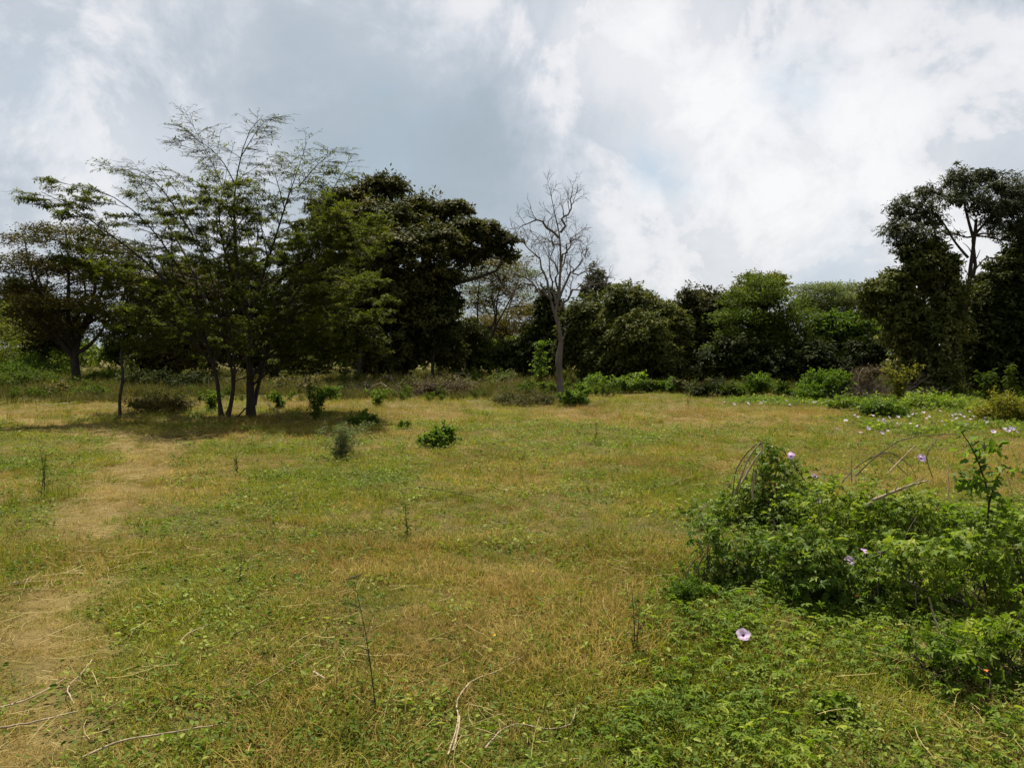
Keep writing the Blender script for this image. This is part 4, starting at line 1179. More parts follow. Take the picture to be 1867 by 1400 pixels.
# ------------------------------------------------------------------ shrubs, saplings and brush
def shrub(name, label, px, py, w, h, mat, leaf, cover=1., tmpl=T_DIAMOND, nl=6, seed=1, cat='shrub', group=None, dd=0., flat=.6, cr=None, inner=.6, lean=0., bark='twig_dark', upn=.5):
    rng = np.random.default_rng(seed)
    g = G(px, py); d = g[1] + dd; s = d / F
    if dd: g = P(px, py, d); g[2] = float(height(g[0], g[1]))
    W, H = w * s, h * s
    leaf = leaf * .72
    root = thing(name, label, cat, g, group)
    C, R = [], []
    for i in range(nl):
        a = 2 * np.pi * (i + rng.random()) / nl; r = W * .5 * math.sqrt(rng.uniform(.02, .72))
        rr = W * rng.uniform(.13, .26)
        z = rng.uniform(.25, .85) * H * (1 - .45 * (r / (W * .5)) ** 2)
        C.append(g + np.array([r * np.cos(a) + lean * z, r * np.sin(a) * .9, z])); R.append([rr, rr, min(H * rng.uniform(.2, .32), z)])
    C, R = np.array(C), np.array(R)
    st = MB()
    lim = np.array([bent(g + np.array([rng.normal(0, W * .05), rng.normal(0, W * .05), -.03]), c + np.array([0, 0, r[2] * .6]), 7, rng, .12) for c, r in zip(C, R)])
    lr = np.tile(np.linspace(1, .3, 7), (nl, 1)) * max(.0045, W * .012)
    st.add(*tubes(lim, lr, 5))
    tw, tr_ = grow(lim, lr, 6, .35, 1., (25, 65), (W * .12, W * .3), 4, .03, .15, 1., .55, .2, .4, max(.0015, W * .002), rng)
    st.add(*tubes(tw, tr_, 3))
    st.build('stem_tangle', M[bark], root, 'stuff')
    fm = MB()
    area = 4 * np.pi * R[:, 0] * (R[:, 0] + R[:, 2]) / 2
    tris = {4: .20, 6: .22, 30: .30}[len(tmpl[0])]
    nlf = 14
    k = np.maximum((area * 1.25 * cover / (leaf * leaf * tris * nlf)).astype(int), 4)
    po, ax, no = cloud(rng, C, R, k, nlf, cr or W * .09, flat, .6, (.4, 1.15), .55, upn, .6)
    p2, a2, n2 = sprays(rng, C, R, np.maximum(k * nlf // 24, 5), 16, .5, 1., (.6, 1.8), .12, .4)
    po, ax, no = np.concatenate([po[::2], p2]), np.concatenate([ax[::2], a2]), np.concatenate([no[::2], n2])
    m = po[:, 2] > height(po[:, 0], po[:, 1]) + leaf * .15; po, ax, no = po[m], ax[m], no[m]
    add_leaves(fm, tmpl, po, ax, no, rng.uniform(.5, 1.3, len(po)) * leaf, rng)
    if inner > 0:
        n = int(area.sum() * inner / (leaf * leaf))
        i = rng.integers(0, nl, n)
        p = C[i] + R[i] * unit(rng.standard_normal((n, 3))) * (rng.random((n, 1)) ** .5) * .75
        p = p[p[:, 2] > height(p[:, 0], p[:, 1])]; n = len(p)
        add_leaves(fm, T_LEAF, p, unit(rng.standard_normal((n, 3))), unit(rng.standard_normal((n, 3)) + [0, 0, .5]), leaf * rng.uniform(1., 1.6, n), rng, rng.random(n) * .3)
    fm.build('foliage', M[mat], root, 'stuff')
    return root


def weed(name, label, px, py, h, mat, leaf, nstem=4, spread=.35, seed=1, cat='shrub', tmpl=T_LEAF, k=7, twig=.35, nl=5, bark='twig_dark', up=.06, group=None, r=None, dd=0.):
    """an open plant: thin stems, side twigs and leaves along them"""
    rng = np.random.default_rng(seed)
    g = G(px, py)
    if dd: g = P(px, py, g[1] + dd); g[2] = float(height(g[0], g[1]))
    H = h * g[1] / F
    root = thing(name, label, cat, g, group)
    az = rng.uniform(0, 2 * np.pi, nstem); sp = rng.uniform(0, spread, nstem)
    st = np.array([catmull([g + [rng.normal(0, .03 * H), rng.normal(0, .03 * H), -.02], g + np.array([math.cos(a) * q * H * .35, math.sin(a) * q * H * .35, H * .5]) + rng.normal(0, .02 * H, 3),
                            g + np.array([math.cos(a) * q * H, math.sin(a) * q * H, H * rng.uniform(.75, 1.)])], 9) for a, q in zip(az, sp)])
    sr = np.tile(np.linspace(1, .3, 9), (nstem, 1)) * (r or max(.0022, H * .007))
    tb, fm = MB(), MB()
    tb.add(*tubes(st, sr, 5))
    t1, r1 = grow(st, sr, k + 2, .06, .98, (35, 70), (H * twig * .5, H * twig), 5, up, .12, 1., .6, .45, .4, max(.0012, H * .0025), rng)
    tb.add(*tubes(t1, r1, 3))
    tb.build('stem_tangle', M[bark], root, 'stuff')
    twig_leaves(fm, tmpl, t1, nl + 2, leaf * .75, rng, .15, 1., .6, .7, leaf * .1, .1)
    twig_leaves(fm, tmpl, st, nl * 2, leaf * .75, rng, .1, 1., .6, .8, leaf * .1, .1)
    fm.build('foliage', M[mat], root, 'stuff')
    return root


def brush_pile(name, label, px, py, w, h, seed, mat='twig_dead', n=26, r=.018):
    rng = np.random.default_rng(seed)
    g = G(px, py); s = g[1] / F; W, H = w * s, h * s
    root = thing(name, label, 'brushwood', g)
    a = rng.uniform(-.5, .5, n) * W; y = rng.normal(0, W * .15, n)
    start = g + np.stack([a, y, np.full(n, 0.)], -1)
    dirn = np.stack([rng.normal(0, .9, n), rng.normal(0, .5, n), rng.uniform(.05, 1., n)], -1)
    end = start + unit(dirn) * (rng.uniform(.4, 1., n) * H * 1.4)[:, None] * np.array([1.6, 1, .8])
    L = np.array([bent(p, q, 7, rng, .15) for p, q in zip(start, end)])
    L[:, :, 2] = np.maximum(L[:, :, 2], g[2] - .02)
    R = np.tile(np.linspace(1, .35, 7), (n, 1)) * (r * rng.uniform(.5, 1.2, n))[:, None]
    mb = MB().add(*tubes(L, R, 5))
    for i in range(6):
        MB().add(*tubes(L[i], R[i] * 1.5, 6)).build('branch', M['twig_tan' if i < 2 else mat], root, smooth=True)
    t1, r1 = grow(L, R, 7, .2, 1., (20, 60), (H * .25, H * .7), 5, .02, .2, 1., .5, .3, .4, .005, rng)
    mb.add(*tubes(t1, r1, 3))
    mb.add(*tubes(*grow(t1, r1, 3, .3, 1., (20, 60), (H * .12, H * .3), 4, .02, .2, 1., .6, .3, .4, .004, rng), 3))
    mb.build('twig_mass', M[mat], root, 'stuff')


def undergrowth():
    B = T_BROAD
    # field
    shrub('leafy_bush', 'bright green leafy bush standing alone in the middle of the field', 800, 815, 60, 34, 'fresh', .085, 1.1, B, 11, 201)
    shrub('leafy_bush', 'bright green bush at the foot of the dead tree', 1046, 741, 46, 30, 'fresh', .13, 1.1, B, 7, 202, inner=.8)
    weed('wispy_bush', 'thin wispy green bush with sticks, front left of the lone field bush', 622, 836, 64, 'pale', .075, 16, 1.0, 203, nl=9, twig=.5, tmpl=T_NARROW, r=.003, bark='twig_tan')
    shrub('low_herb', 'low spreading green herb right of the acacia shadow', 660, 776, 50, 22, 'fresh', .09, .7, B, 6, 204, inner=.2)
    shrub('low_herb', 'small dark green herb behind the lone field bush', 735, 782, 26, 14, 'mid', .08, .7, B, 4, 205, inner=.3)
    weed('leafy_weed', 'tall yellow green weedy shrub right of the acacia stems', 575, 768, 62, 'bright', .11, 7, .55, 206, nl=6, twig=.4, tmpl=B)
    weed('feathery_sapling', 'pale feathery sapling rising behind the weedy shrub beside the acacia', 565, 745, 112, 'acacia', .10, 3, .25, 207, nl=10, twig=.5, tmpl=T_NARROW, k=12, up=0.)
    weed('leafy_weed', 'green leafy weed behind the acacia stems', 385, 752, 40, 'bright', .11, 6, .6, 208, nl=6, tmpl=B)
    weed('leafy_weed', 'sparse green weed between weedy shrub and huge tree', 690, 742, 34, 'bright', .11, 6, .8, 209, nl=5, tmpl=B)
    weed('leafy_weed', 'green weed just right of the main acacia trunk', 512, 748, 36, 'bright', .11, 7, .8, 210, nl=5, tmpl=B)
    shrub('dry_bush', 'low dull brown green bush left behind the acacia stems', 300, 752, 120, 26, 'tall_grass', .11, .8, T_NARROW, 9, 211, inner=.4)
    shrub('low_bush', 'round olive bush left of the slim sapling', 165, 727, 62, 24, 'mid', .13, .9, T_DIAMOND, 7, 212)
    # the row in front of the wood
    row = ((1085, 714, 46, 30, 'fresh', 'dark green shrub right of the bush at the dead tree'), (1122, 716, 40, 34, 'bright', 'green shrub below the left side of the largest rounded tree'), (1150, 716, 44, 38, 'fresh', 'taller green shrub below the largest rounded tree'),
           (1185, 716, 36, 28, 'mid', 'dull green shrub below the largest rounded tree'), (1219, 715, 36, 26, 'fresh', 'round blue green shrub at the right foot of the largest rounded tree'),
           (1244, 716, 30, 28, 'tall_grass', 'straw coloured shrub on the low rise'), (1295, 722, 70, 26, 'dark', 'dark low shrub right of the low rise'), (1340, 724, 46, 26, 'mid', 'green shrub left of the trailing green mound'),
           (1385, 722, 50, 48, 'bright', 'tall thin green shrub at the foot of the feathery yellow green acacia'), (1430, 726, 44, 24, 'mid', 'low green shrub before the feathery yellow green acacia'))
    for i, (px, py, w, h, m, lab) in enumerate(row):
        shrub('edge_shrub', lab, px, py, w, h, m, .17, 1., T_DIAMOND, 6, 220 + i, group='shrubs along the foot of the wood')
    shrub('vine_mound', 'rounded bright green mound of vine below the vivid green tree', 1508, 732, 92, 50, 'bright', .14, 1.1, B, 9, 240)
    brush_pile('dry_brush_heap', 'brown heap of dead brush between vine mound and yellow green bush', 1582, 730, 66, 62, 241, 'twig_dead', 40)
    shrub('dry_bush', 'brown withered bush leaning over the dead brush heap', 1578, 728, 64, 58, 'dry_brush', .13, .7, T_NARROW, 8, 242, inner=.3, dd=.8)
    weed('yellow_bush', 'yellow green open bush left of the tallest tree trunk', 1640, 733, 72, 'yellowish', .13, 9, .55, 243, nl=7, tmpl=B)
    weed('leafy_weed', 'dark leafy weed below the right edge tree', 1800, 735, 60, 'mid', .13, 6, .5, 244, nl=7, tmpl=B)
    weed('leafy_weed', 'tall weed spires in the shade at the right edge', 1845, 736, 70, 'mid', .13, 6, .5, 245, nl=6, tmpl=B)
    shrub('vine_mound', 'dark green vine tump left of centre in the far flower patch', 1610, 762, 86, 28, 'vine_dark', .13, 1.1, T_LEAF, 8, 246)
    shrub('vine_mound', 'low vine hump before the leaning trunk of the tallest tree', 1700, 748, 100, 26, 'vine', .14, 1., T_LEAF, 8, 247)
    shrub('vine_mound', 'yellowish vine bank climbing at the right edge beyond the flowers', 1850, 770, 110, 48, 'yellowish', .12, .9, T_LEAF, 9, 248)
    shrub('vine_mound', 'low straggling vine hump below the yellow green bush', 1560, 748, 90, 20, 'vine', .14, .9, T_LEAF, 8, 249)
    weed('sapling', 'light green sapling in front of dark bushes left of the dead trunk', 985, 708, 96, 'fresh', .22, 3, .16, 257, 'tree', T_LEAF, 11, .32, 9, 'twig_dark', .03, r=.03)
    # brush, dry heaps and rank growth at the middle
    brush_pile('brush_pile', 'heap of dead grey branches below the huge tree', 712, 724, 110, 46, 250)
    brush_pile('brush_pile', 'pale heap of dry branches left of the dead tree', 893, 712, 70, 40, 251, 'twig_tan', 20, .014)
    shrub('dry_bush', 'low brown dried bush between the two brush piles', 805, 722, 100, 28, 'dry_brush', .13, .8, T_NARROW, 9, 252, inner=.5)
    shrub('dry_bush', 'brownish rank bush at the left of the dead tree foot', 960, 738, 110, 20, 'tall_grass', .12, .7, T_NARROW, 8, 253, inner=.4)
    mids = ((645, 722, 60, 24, 'dark', 'dark low shrub around the black trunk at the left foot of the huge tree'), (760, 716, 60, 24, 'tall_grass', 'olive shrub behind the grey brush heap'), (850, 706, 60, 26, 'mid', 'green shrub in shade right of the huge trunk'),
            (925, 708, 60, 28, 'mid', 'green shrub behind the pale brush pile'), (958, 722, 40, 30, 'mid', 'leafy shrub just left of the dead trunk'), (600, 730, 46, 26, 'bright', 'light green shrub left of the black trunk'),
            (1000, 720, 34, 28, 'mid', 'small shrub touching the left of the dead trunk'), (1062, 722, 30, 26, 'bright', 'green shrub behind the bush at the dead tree foot'))
    for i, (px, py, w, h, m, lab) in enumerate(mids):
        shrub('understory_shrub', lab, px, py, w, h, m, .17, .9, T_DIAMOND, 6, 260 + i, group='shrubs in the shade of the wood')
    lefts = ((20, 690, 100, 40, 'bright', 'bright green thicket at the far left below the dark tree'), (105, 688, 66, 30, 'bright', 'bright green thicket between the two left trunks'), (60, 712, 110, 30, 'mid', 'olive green bush bank at the left edge'),
             (190, 702, 70, 26, 'mid', 'olive shrub right of the umbrella tree trunk'), (248, 716, 60, 40, 'dark', 'dark shrub behind the slim sapling'), (300, 716, 70, 40, 'dark', 'dark shrub left of the acacia stems'),
             (355, 712, 60, 40, 'dark', 'dark shrub behind the left acacia stem'), (430, 714, 60, 28, 'tall_grass', 'straw coloured shrub seen between the acacia stems'), (545, 716, 80, 30, 'tall_grass', 'olive grassy shrub behind the feathery sapling'), (115, 722, 60, 20, 'tall_grass', 'dull straw shrub in front of the umbrella tree'))
    for i, (px, py, w, h, m, lab) in enumerate(lefts):
        shrub('understory_shrub', lab, px, py, w, h, m, .18, .9, T_DIAMOND, 7, 280 + i, group='shrubs at the left of the field')
    # slim sapling tree at left
    rng = np.random.default_rng(300)
    g = G(220, 768); d = g[1]
    root = thing('slim_sapling', 'slim bent sapling with thin dark stem at the left end of the acacia shadow', 'tree', g)
    st = guide([(220, 770), (218, 730), (224, 690), (221, 650), (226, 610), (236, 570)], d, 14); sr = np.linspace(.045, .014, 14)
    st[0][2] = g[2] - .04
    MB().add(*tubes(st, sr, 7, .06, rng)).build('trunk', M['bark'], root, smooth=True)
    MB().add(*tubes(guide([(219, 762), (205, 758), (196, 760)], d, 5), np.linspace(.012, .006, 5), 5)).add(*tubes(guide([(219, 762), (240, 760), (262, 764)], d, 5), np.linspace(.012, .006, 5), 5)).build('low_twig', M['twig_dark'], root, 'stuff')
    t1, r1 = grow(st[None], sr[None], 13, .5, 1., (55, 85), (.7, 1.5), 6, .01, .08, .5, .6, .2, .3, .005, rng)
    t2, r2 = grow(t1, r1, 7, .2, 1., (30, 60), (.25, .5), 4, 0, .1, .4, .6, .3, .4, .004, rng)
    MB().add(*tubes(t1, r1, 4)).add(*tubes(t2, r2, 3)).build('twig_mass', M['twig_dark'], root, 'stuff')
    fm = MB(); twig_leaves(fm, T_NARROW, t2, 26, .085, rng, .05, 1., .75, .75, .02); twig_leaves(fm, T_NARROW, t1, 30, .085, rng, .2, 1., .75, .75, .02)
    fm.build('crown', M['acacia'], root, 'stuff')
    # seedlings in the field
    sd = ((680, 1308, 275, 'tall thin dark acacia seedling standing in the near grass', 310, 1), (1160, 1184, 118, 'thin branched dry seedling in the grass left of the vine mounds', 311, 2), (742, 976, 68, 'short leafy seedling at the middle of the field', 312, 1),
          (434, 866, 36, 'tiny feathery seedling in the field below the acacia', 313, 1), (80, 905, 90, 'feathery grey green seedling at the left over a grass tussock', 314, 2), (1085, 808, 42, 'slender seedling in the field below the dead tree', 315, 1), (438, 1062, 62, 'leafless thin stalk in the left middle grass', 316, 1),
          (1255, 745, 50, 'thin bare seedling on the low rise', 317, 2))
    for px, py, h, lab, se, ns in sd:
        weed('seedling', lab, px, py, h, 'mid', .034 if py > 1000 else .05, ns, .12, se, 'seedling', T_NARROW, 9, .28, {316: 1, 311: 3, 312: 5}.get(se, 9), 'twig_dark', .0, 'seedlings in the field', r=.0035 if py > 1000 else .006)
    # tussocks that stand out
    for i, (px, py, w, h, lab) in enumerate(((95, 912, 80, 34, 'dark olive grass tussock at the left under the grey green seedling'), (260, 955, 80, 16, 'low dark tussock right of the worn path'), (820, 905, 50, 10, 'low dark tussock in the right centre of the field'))):
        rngt = np.random.default_rng(330 + i); g = G(px, py); s = g[1] / F
        mb = MB()
        for q in range(7):
            V, Q, A = blade_set(rngt, 60, w * s * .16, h * s * .9, .006, (.1, 1.1), .8, 3)
            mb.add(V + np.array([rngt.normal(0, w * s * .22), rngt.normal(0, w * s * .15), 0]) + g, Q, A)
        tag(mb.build('grass_tussock', M['grass_green'], None, None, origin=g), lab, 'grass tussock', 'grass tussocks')


undergrowth()


# ------------------------------------------------------------------ the vine mounds in the right foreground
def mound(label, base, lobes, mat, seed, leaf=.072, cover=1., cr=.10, tmpl=T_PALM, name='vine_mound', group='vine mounds in the right foreground'):
    rng = np.random.default_rng(seed)
    g = G(*base); d = g[1]; s = d / F
    root = thing(name, label, 'vine', g, group)
    C = np.array([P(l[0], l[1], d + (l[4] if len(l) > 4 else 0) + .15) for l in lobes]); R = np.array([[l[2] * s, l[2] * s, l[3] * s] for l in lobes])
    st = MB()
    n = len(lobes)
    lim = np.concatenate([np.array([bent(np.array([c[0] + rng.normal(0, r[0] * .6), c[1] + rng.normal(0, r[0] * .6), float(height(c[0], c[1])) - .02]), c + r * unit(rng.standard_normal(3)) * .9, 7, rng, .2) for _ in range(7)]) for c, r in zip(C, R)])
    lr = np.tile(np.linspace(.0045, .002, 7), (len(lim), 1))
    st.add(*tubes(lim, lr, 4))
    st.add(*tubes(*grow(lim, lr, 4, .2, 1., (25, 80), (.08, .25), 5, -.03, .25, 1., .6, .2, .5, .0012, rng), 3))
    st.build('stem_tangle', M['twig_dead'], root, 'stuff')
    fm = MB()
    area = 4 * np.pi * R[:, 0] * (R[:, 0] + R[:, 2]) / 2
    k = np.maximum((area * 1.35 * cover / (leaf * leaf * .34 * 10)).astype(int), 5)
    po, ax, no = cloud(rng, C, R, k, 10, cr, .6, .7, (.4, 1.08), .6, .5, .45)
    p2, a2, n2 = sprays(rng, C, R, np.maximum(k * 10 // 22, 6), 12, .25, 1., (.6, 1.7), .12, .42)
    po, ax, no = np.concatenate([po[::2], p2]), np.concatenate([ax[::2], a2]), np.concatenate([no[::2], n2])
    m = po[:, 2] > height(po[:, 0], po[:, 1]) + .015; po, ax, no = po[m], ax[m], no[m]
    ax = unit(ax + np.array([0, -.1, -.25]))
    sz = rng.uniform(.4, 1.35, len(po)) * leaf
    h = rng.random(len(po)) < .22
    add_leaves(fm, tmpl, po[~h], ax[~h], no[~h], sz[~h], rng)
    add_leaves(fm, T_BROAD, po[h], ax[h], no[h], sz[h] * .75, rng)
    fm.build('foliage', M[mat], root, 'stuff')
    yl = MB(); q = rng.random(len(po)) < .035
    add_leaves(yl, T_BROAD, po[q], ax[q], no[q], sz[q] * .7, rng); yl.build('withered_foliage', M['yellowish'], root, 'stuff')
    return root, C, R


def flower(name, label, pos, face, r, seed, far=False, group=None):
    """an open funnel-shaped bloom: five-lobed disc, dark throat, short tube"""
    rng = np.random.default_rng(seed)
    n = 20
    th = np.arange(n) * 2 * np.pi / n
    opening = rng.uniform(-.05, .45) if far else rng.uniform(0, .2)
    f = unit(np.asarray(face, float)); a = unit(np.cross(f, [.3, .1, 1.])); b = np.cross(f, a)
    rings = ((.10, -.55), (.16, -.25), (.34, -.02), (.70, .10), (1.0, .10))
    V = []
    for k, (q, zz) in enumerate(rings):
        lobe = 1 + (.075 * np.cos(5 * th + .4) if k == 4 else 0) + (rng.normal(0, .03, n) if k == 4 else 0)
        z = zz + (opening if k == 4 else opening * .35 if k == 3 else 0) + (.05 * np.sin(5 * th) + rng.normal(0, .025, n) if k >= 3 else 0)
        V.append(pos + r * ((q * lobe * np.cos(th))[:, None] * a + (q * lobe * np.sin(th))[:, None] * b + (np.ones(n) * z)[:, None] * f))
    V = np.array(V)
    idx = np.arange(5 * n).reshape(5, n)
    Q = np.stack([idx[:-1], np.roll(idx[:-1], -1, 1), np.roll(idx[1:], -1, 1), idx[1:]], -1)
    if far:
        o = MB().add(V, Q.reshape(-1, 4)).build(name, M['petal_far'], None, None, True, origin=pos)
        return tag(o, label, 'flower', group)
    root = thing(name, label, 'flower', pos, group)
    pt = MB().add(V, Q[1:].reshape(-1, 4)).build('petals', M['petal'], root, None, True)
    W = np.array([V[0], V[1], V[1] * .55 + V[2] * .45 + f * r * .012])
    MB().add(W, np.stack([idx[:2], np.roll(idx[:2], -1, 1), np.roll(idx[1:3], -1, 1), idx[1:3]], -1).reshape(-1, 4)).build('throat', M['throat'], pt, None, True, origin=root.location)
    st = catmull([pos - f * r * .45, pos - f * r * 1.1 + [0, 0, -r * .5], pos - f * r * 1.3 + [0, 0, -r * 2.6]], 6)
    MB().add(*tubes(st, np.full(6, r * .045), 5)).build('stalk', M['vine_dark'], root, None, True)
    return root


def stick(name, label, pts, d, r0, r1, mat='twig_tan', cat='stick', side=0, seed=0, group=None, ground=False, n=14):
    """pts in photograph pixels; ground=True lays them on the soil"""
    rng = np.random.default_rng(seed + 400)
    if ground:
        q = np.array([G(*p[:2]) for p in pts]); q[:, 2] += r0 * .8 + .034
    else:
        q = np.array([P(p[0], p[1], d + (p[2] if len(p) > 2 else 0)) for p in pts])
    g = catmull(q, n)
    g[1:-1] += rng.normal(0, r0 * .22, (n - 2, 3))
    o = q[0]
    rad = np.linspace(r0, r1, n)
    if not side:
        return tag(MB().add(*tubes(g, rad, 7, .08, rng)).build(name, M[mat], None, None, True, origin=o), label, cat, group)
    root = thing(name, label, cat, o, group)
    MB().add(*tubes(g, rad, 7, .08, rng)).build('branch', M[mat], root, None, True)
    L = np.linalg.norm(g[-1] - g[0])
    t = grow(g[None], rad[None], side, .25, .95, (25, 60), (L * .12, L * .3), 5, .02, .18, 1., .5, .2, .4, .0012, rng)
    MB().add(*tubes(*t, 4)).build('twig_mass', M[mat], root, 'stuff')
    return root


def foreground():
    mound('vine mound draped over dead tan stems, farthest left of the foreground tangle', (1395, 965), [(1412, 868, 38, 34), (1372, 908, 44, 40), (1445, 905, 54, 40), (1335, 930, 40, 34), (1405, 945, 75, 32), (1405, 830, 24, 22), (1460, 955, 70, 30, -.3), (1310, 955, 50, 18)], 'vine_dark', 501, .060, 1., tmpl=T_PALM_PLAIN)
    mound('broad vine mass behind the round dark clump, under the fallen branch', (1590, 1005), [(1520, 925, 62, 38), (1590, 940, 62, 40), (1655, 930, 50, 36), (1560, 975, 72, 34), (1645, 975, 62, 34), (1705, 960, 50, 36), (1540, 988, 70, 22, -.3), (1760, 960, 60, 30), (1830, 955, 60, 32)], 'vine', 502, .066, .95, tmpl=T_PALM_PLAIN)
    mound('round dark green vine clump at the front of the tangle', (1480, 1112), [(1480, 1015, 50, 38), (1448, 1055, 48, 44), (1515, 1060, 50, 42), (1480, 1085, 62, 32), (1500, 1000, 30, 26), (1560, 1085, 60, 22), (1420, 1100, 40, 16)], 'vine_dark', 503, .070, 1.15)
    mound('right hand vine bank with a dark hollow below the leafy sprig', (1690, 1125), [(1615, 1030, 50, 34), (1690, 1020, 60, 42), (1760, 1010, 62, 46), (1635, 1075, 55, 32), (1715, 1085, 65, 28), (1850, 1000, 50, 60), (1830, 1060, 56, 36), (1600, 1108, 60, 14), (1680, 1118, 80, 14)], 'vine', 504, .072, .95, tmpl=T_PALM_PLAIN)
    mound('lush green vine bank at the lower right edge', (1800, 1270), [(1775, 1180, 60, 20), (1850, 1165, 60, 34), (1745, 1225, 60, 20), (1835, 1245, 72, 28), (1900, 1150, 60, 50), (1880, 1280, 70, 30), (1700, 1180, 50, 14)], 'vine', 505, .072, 1.)
    mound('low leafy tump at the left front of the tangle', (1320, 1080), [(1315, 1005, 42, 22), (1345, 1040, 42, 26), (1290, 975, 34, 18), (1380, 1060, 50, 20), (1390, 1010, 50, 26), (1290, 1050, 36, 16)], 'vine_dark', 506, .058, .9)
    shrub('low_herb', 'small yellow green herb bush at the left tip of the vine tangle', 1252, 1098, 74, 46, 'bright', .034, 1., T_LEAF, 8, 507, 'herb', inner=.4)
    shrub('low_herb', 'dark herb clump alone in the lower right creeper', 1520, 1300, 84, 34, 'vine', .045, .6, T_BROAD, 7, 508, 'herb', inner=.4)
    # strap-leaved plant: every leaf its own piece
    rng = np.random.default_rng(520)
    g = G(1312, 1092)
    root = thing('strap_leaf_plant', 'tuft of long strap leaves at the left front of the vine tangle', 'plant', g)
    for i in range(16):
        az = 2 * np.pi * i / 16 + rng.normal(0, .2); ln = rng.uniform(.15, .30); up = rng.uniform(.5, 1.2)
        o2 = np.array([math.cos(az), math.sin(az), 0]); si = np.array([-math.sin(az), math.cos(az), 0])
        V = []
        for t in np.linspace(0, 1, 6):
            c = g + o2 * ln * t * (.5 + .5 * t) * 1.0 + np.array([0, 0, ln * up * (t - .55 * t * t)])
            w = .011 * math.sin(math.pi * min(.12 + .88 * t, .985)) + .001
            V += [c + si * w, c + np.array([0, 0, -.003]), c - si * w]
        Q = []
        for j in range(5):
            for e in (0, 1): Q.append([3 * j + e, 3 * j + e + 1, 3 * j + e + 4, 3 * j + e + 3])
        MB().add(np.array(V), np.array(Q), np.full(len(Q), rng.random())).build('leaf', M['fresh'], root)
    # leafy sprig at the right edge: every large leaf its own piece
    g = G(1800, 1085); d = g[1]
    root = thing('leafy_sprig', 'upright leafy sprig with broad leaves rising above the vines at the right edge', 'shrub', g)
    stems = [([(1800, 1090), (1790, 1020), (1803, 920), (1789, 857), (1774, 820), (1752, 786)], .010, .003), ([(1803, 920), (1815, 880, -.05), (1834, 853, -.1), (1872, 866, -.15)], .006, .002),
             ([(1803, 930), (1830, 940, .1), (1880, 955, .15)], .006, .002), ([(1797, 890), (1770, 880, -.1), (1750, 868, -.15)], .005, .002), ([(1776, 825), (1800, 812, .1), (1815, 815, .15)], .004, .0015), ([(1792, 1000), (1770, 960, .1), (1752, 925, .15)], .005, .002)]
    lm = MB()
    shape = {}
    for i in range(3):
        mb = MB(); add_leaves(mb, T_BROAD if i else T_LEAF, np.zeros((1, 3)), np.array([[1., 0, 0]]), np.array([[0, 0, 1.]]), [1.], rng, np.array([.25 + .3 * i]))
        me = mb.mesh('sprig_leaf'); me.materials.append(M['fresh']); shape[i] = me
    for pts, r0, r1 in stems:
        c = guide(pts, d, 14)
        if pts[0][1] > 1080: c[0][2] = g[2] - .03
        MB().add(*tubes(c, np.linspace(r0, r1, 14), 6)).build('stem', M['twig_dark'], root, None, True)
        L = np.linalg.norm(np.diff(c, axis=0), axis=1).sum()
        for q in range(int(26 + L * 75)):
            i = rng.integers(3 if pts[0][1] > 1080 else 2, 14); p = c[i] + rng.normal(0, .028, 3)
            tan = unit(c[min(i + 1, 13)] - c[i - 1])
            ax = unit(tan * .35 + unit(np.cross(tan, rng.standard_normal(3))) + np.array([0, 0, -.35])); no = unit(np.array([0, -.2, 1.]) + .45 * rng.standard_normal(3))
            sd = unit(np.cross(no, ax)); no = np.cross(ax, sd)
            o = bpy.data.objects.new('leaf', shape[rng.integers(0, 3)]); COL.objects.link(o); o.parent = root
            from mathutils import Matrix
            sz = rng.uniform(.032, .078)
            mt = Matrix.Identity(4)
            for rr in range(3):
                mt[rr][0], mt[rr][1], mt[rr][2] = ax[rr] * sz, sd[rr] * sz, no[rr] * sz
                mt[rr][3] = p[rr] - g[rr]
            o.matrix_local = mt
    # dead stems and branches in the tangle
    d1 = float(G(1395, 965)[1]) - .15
    stick('dead_branch', 'pale dead stem leaning to the peak of the left vine mound', [(1340, 900, .1), (1352, 868), (1364, 836), (1388, 804)], d1, .011, .006, seed=1)
    stick('dead_branch', 'second pale stem meeting the first at the mound peak', [(1352, 880), (1372, 845), (1390, 818), (1386, 803)], d1 - .06, .010, .006, seed=2)
    stick('dead_branch', 'short grey stump stem below the left mound peak', [(1373, 910), (1372, 885), (1376, 862)], d1 - .1, .013, .008, 'twig_tan', seed=3)
    stick('dead_branch', 'dark arching twig over the left vine mound', [(1335, 905), (1345, 850, .1), (1385, 808, .1), (1430, 825, .1), (1470, 880)], d1, .005, .003, 'twig_dark', seed=4)
    stick('dead_branch', 'bent pale stem at the far left of the tangle', [(1298, 968), (1282, 945), (1276, 930), (1290, 922)], float(G(1320, 1010)[1]), .006, .004, seed=5)
    d2 = float(G(1590, 1005)[1]) - .1
    stick('fallen_branch', 'thick pale fallen branch resting across the vine mass', [(1578, 922), (1605, 906), (1640, 893), (1668, 882), (1692, 876)], d2, .016, .006, side=7, cat='branch', seed=6)
    stick('dead_branch', 'straight tan stick rising above the vine mass', [(1618, 864, .2), (1640, 840, .3), (1668, 812, .4)], d2, .006, .004, seed=7)
    stick('dead_branch', 'tan stick crossing the straight stick the other way', [(1618, 834, .3), (1638, 850, .3), (1656, 868, .3)], d2, .006, .004, seed=8)
    stick('dead_branch', 'short upright tan stub left of the crossed sticks', [(1553, 878, .2), (1552, 855, .2), (1553, 832, .2)], d2, .006, .004, seed=9)
    stick('dead_branch', 'long dark twig arching towards the leafy sprig', [(1560, 868, .3), (1600, 830, .3), (1645, 802, .3), (1700, 793, .3), (1748, 792, .3)], d2, .005, .002, 'twig_dead', side=8, seed=10)
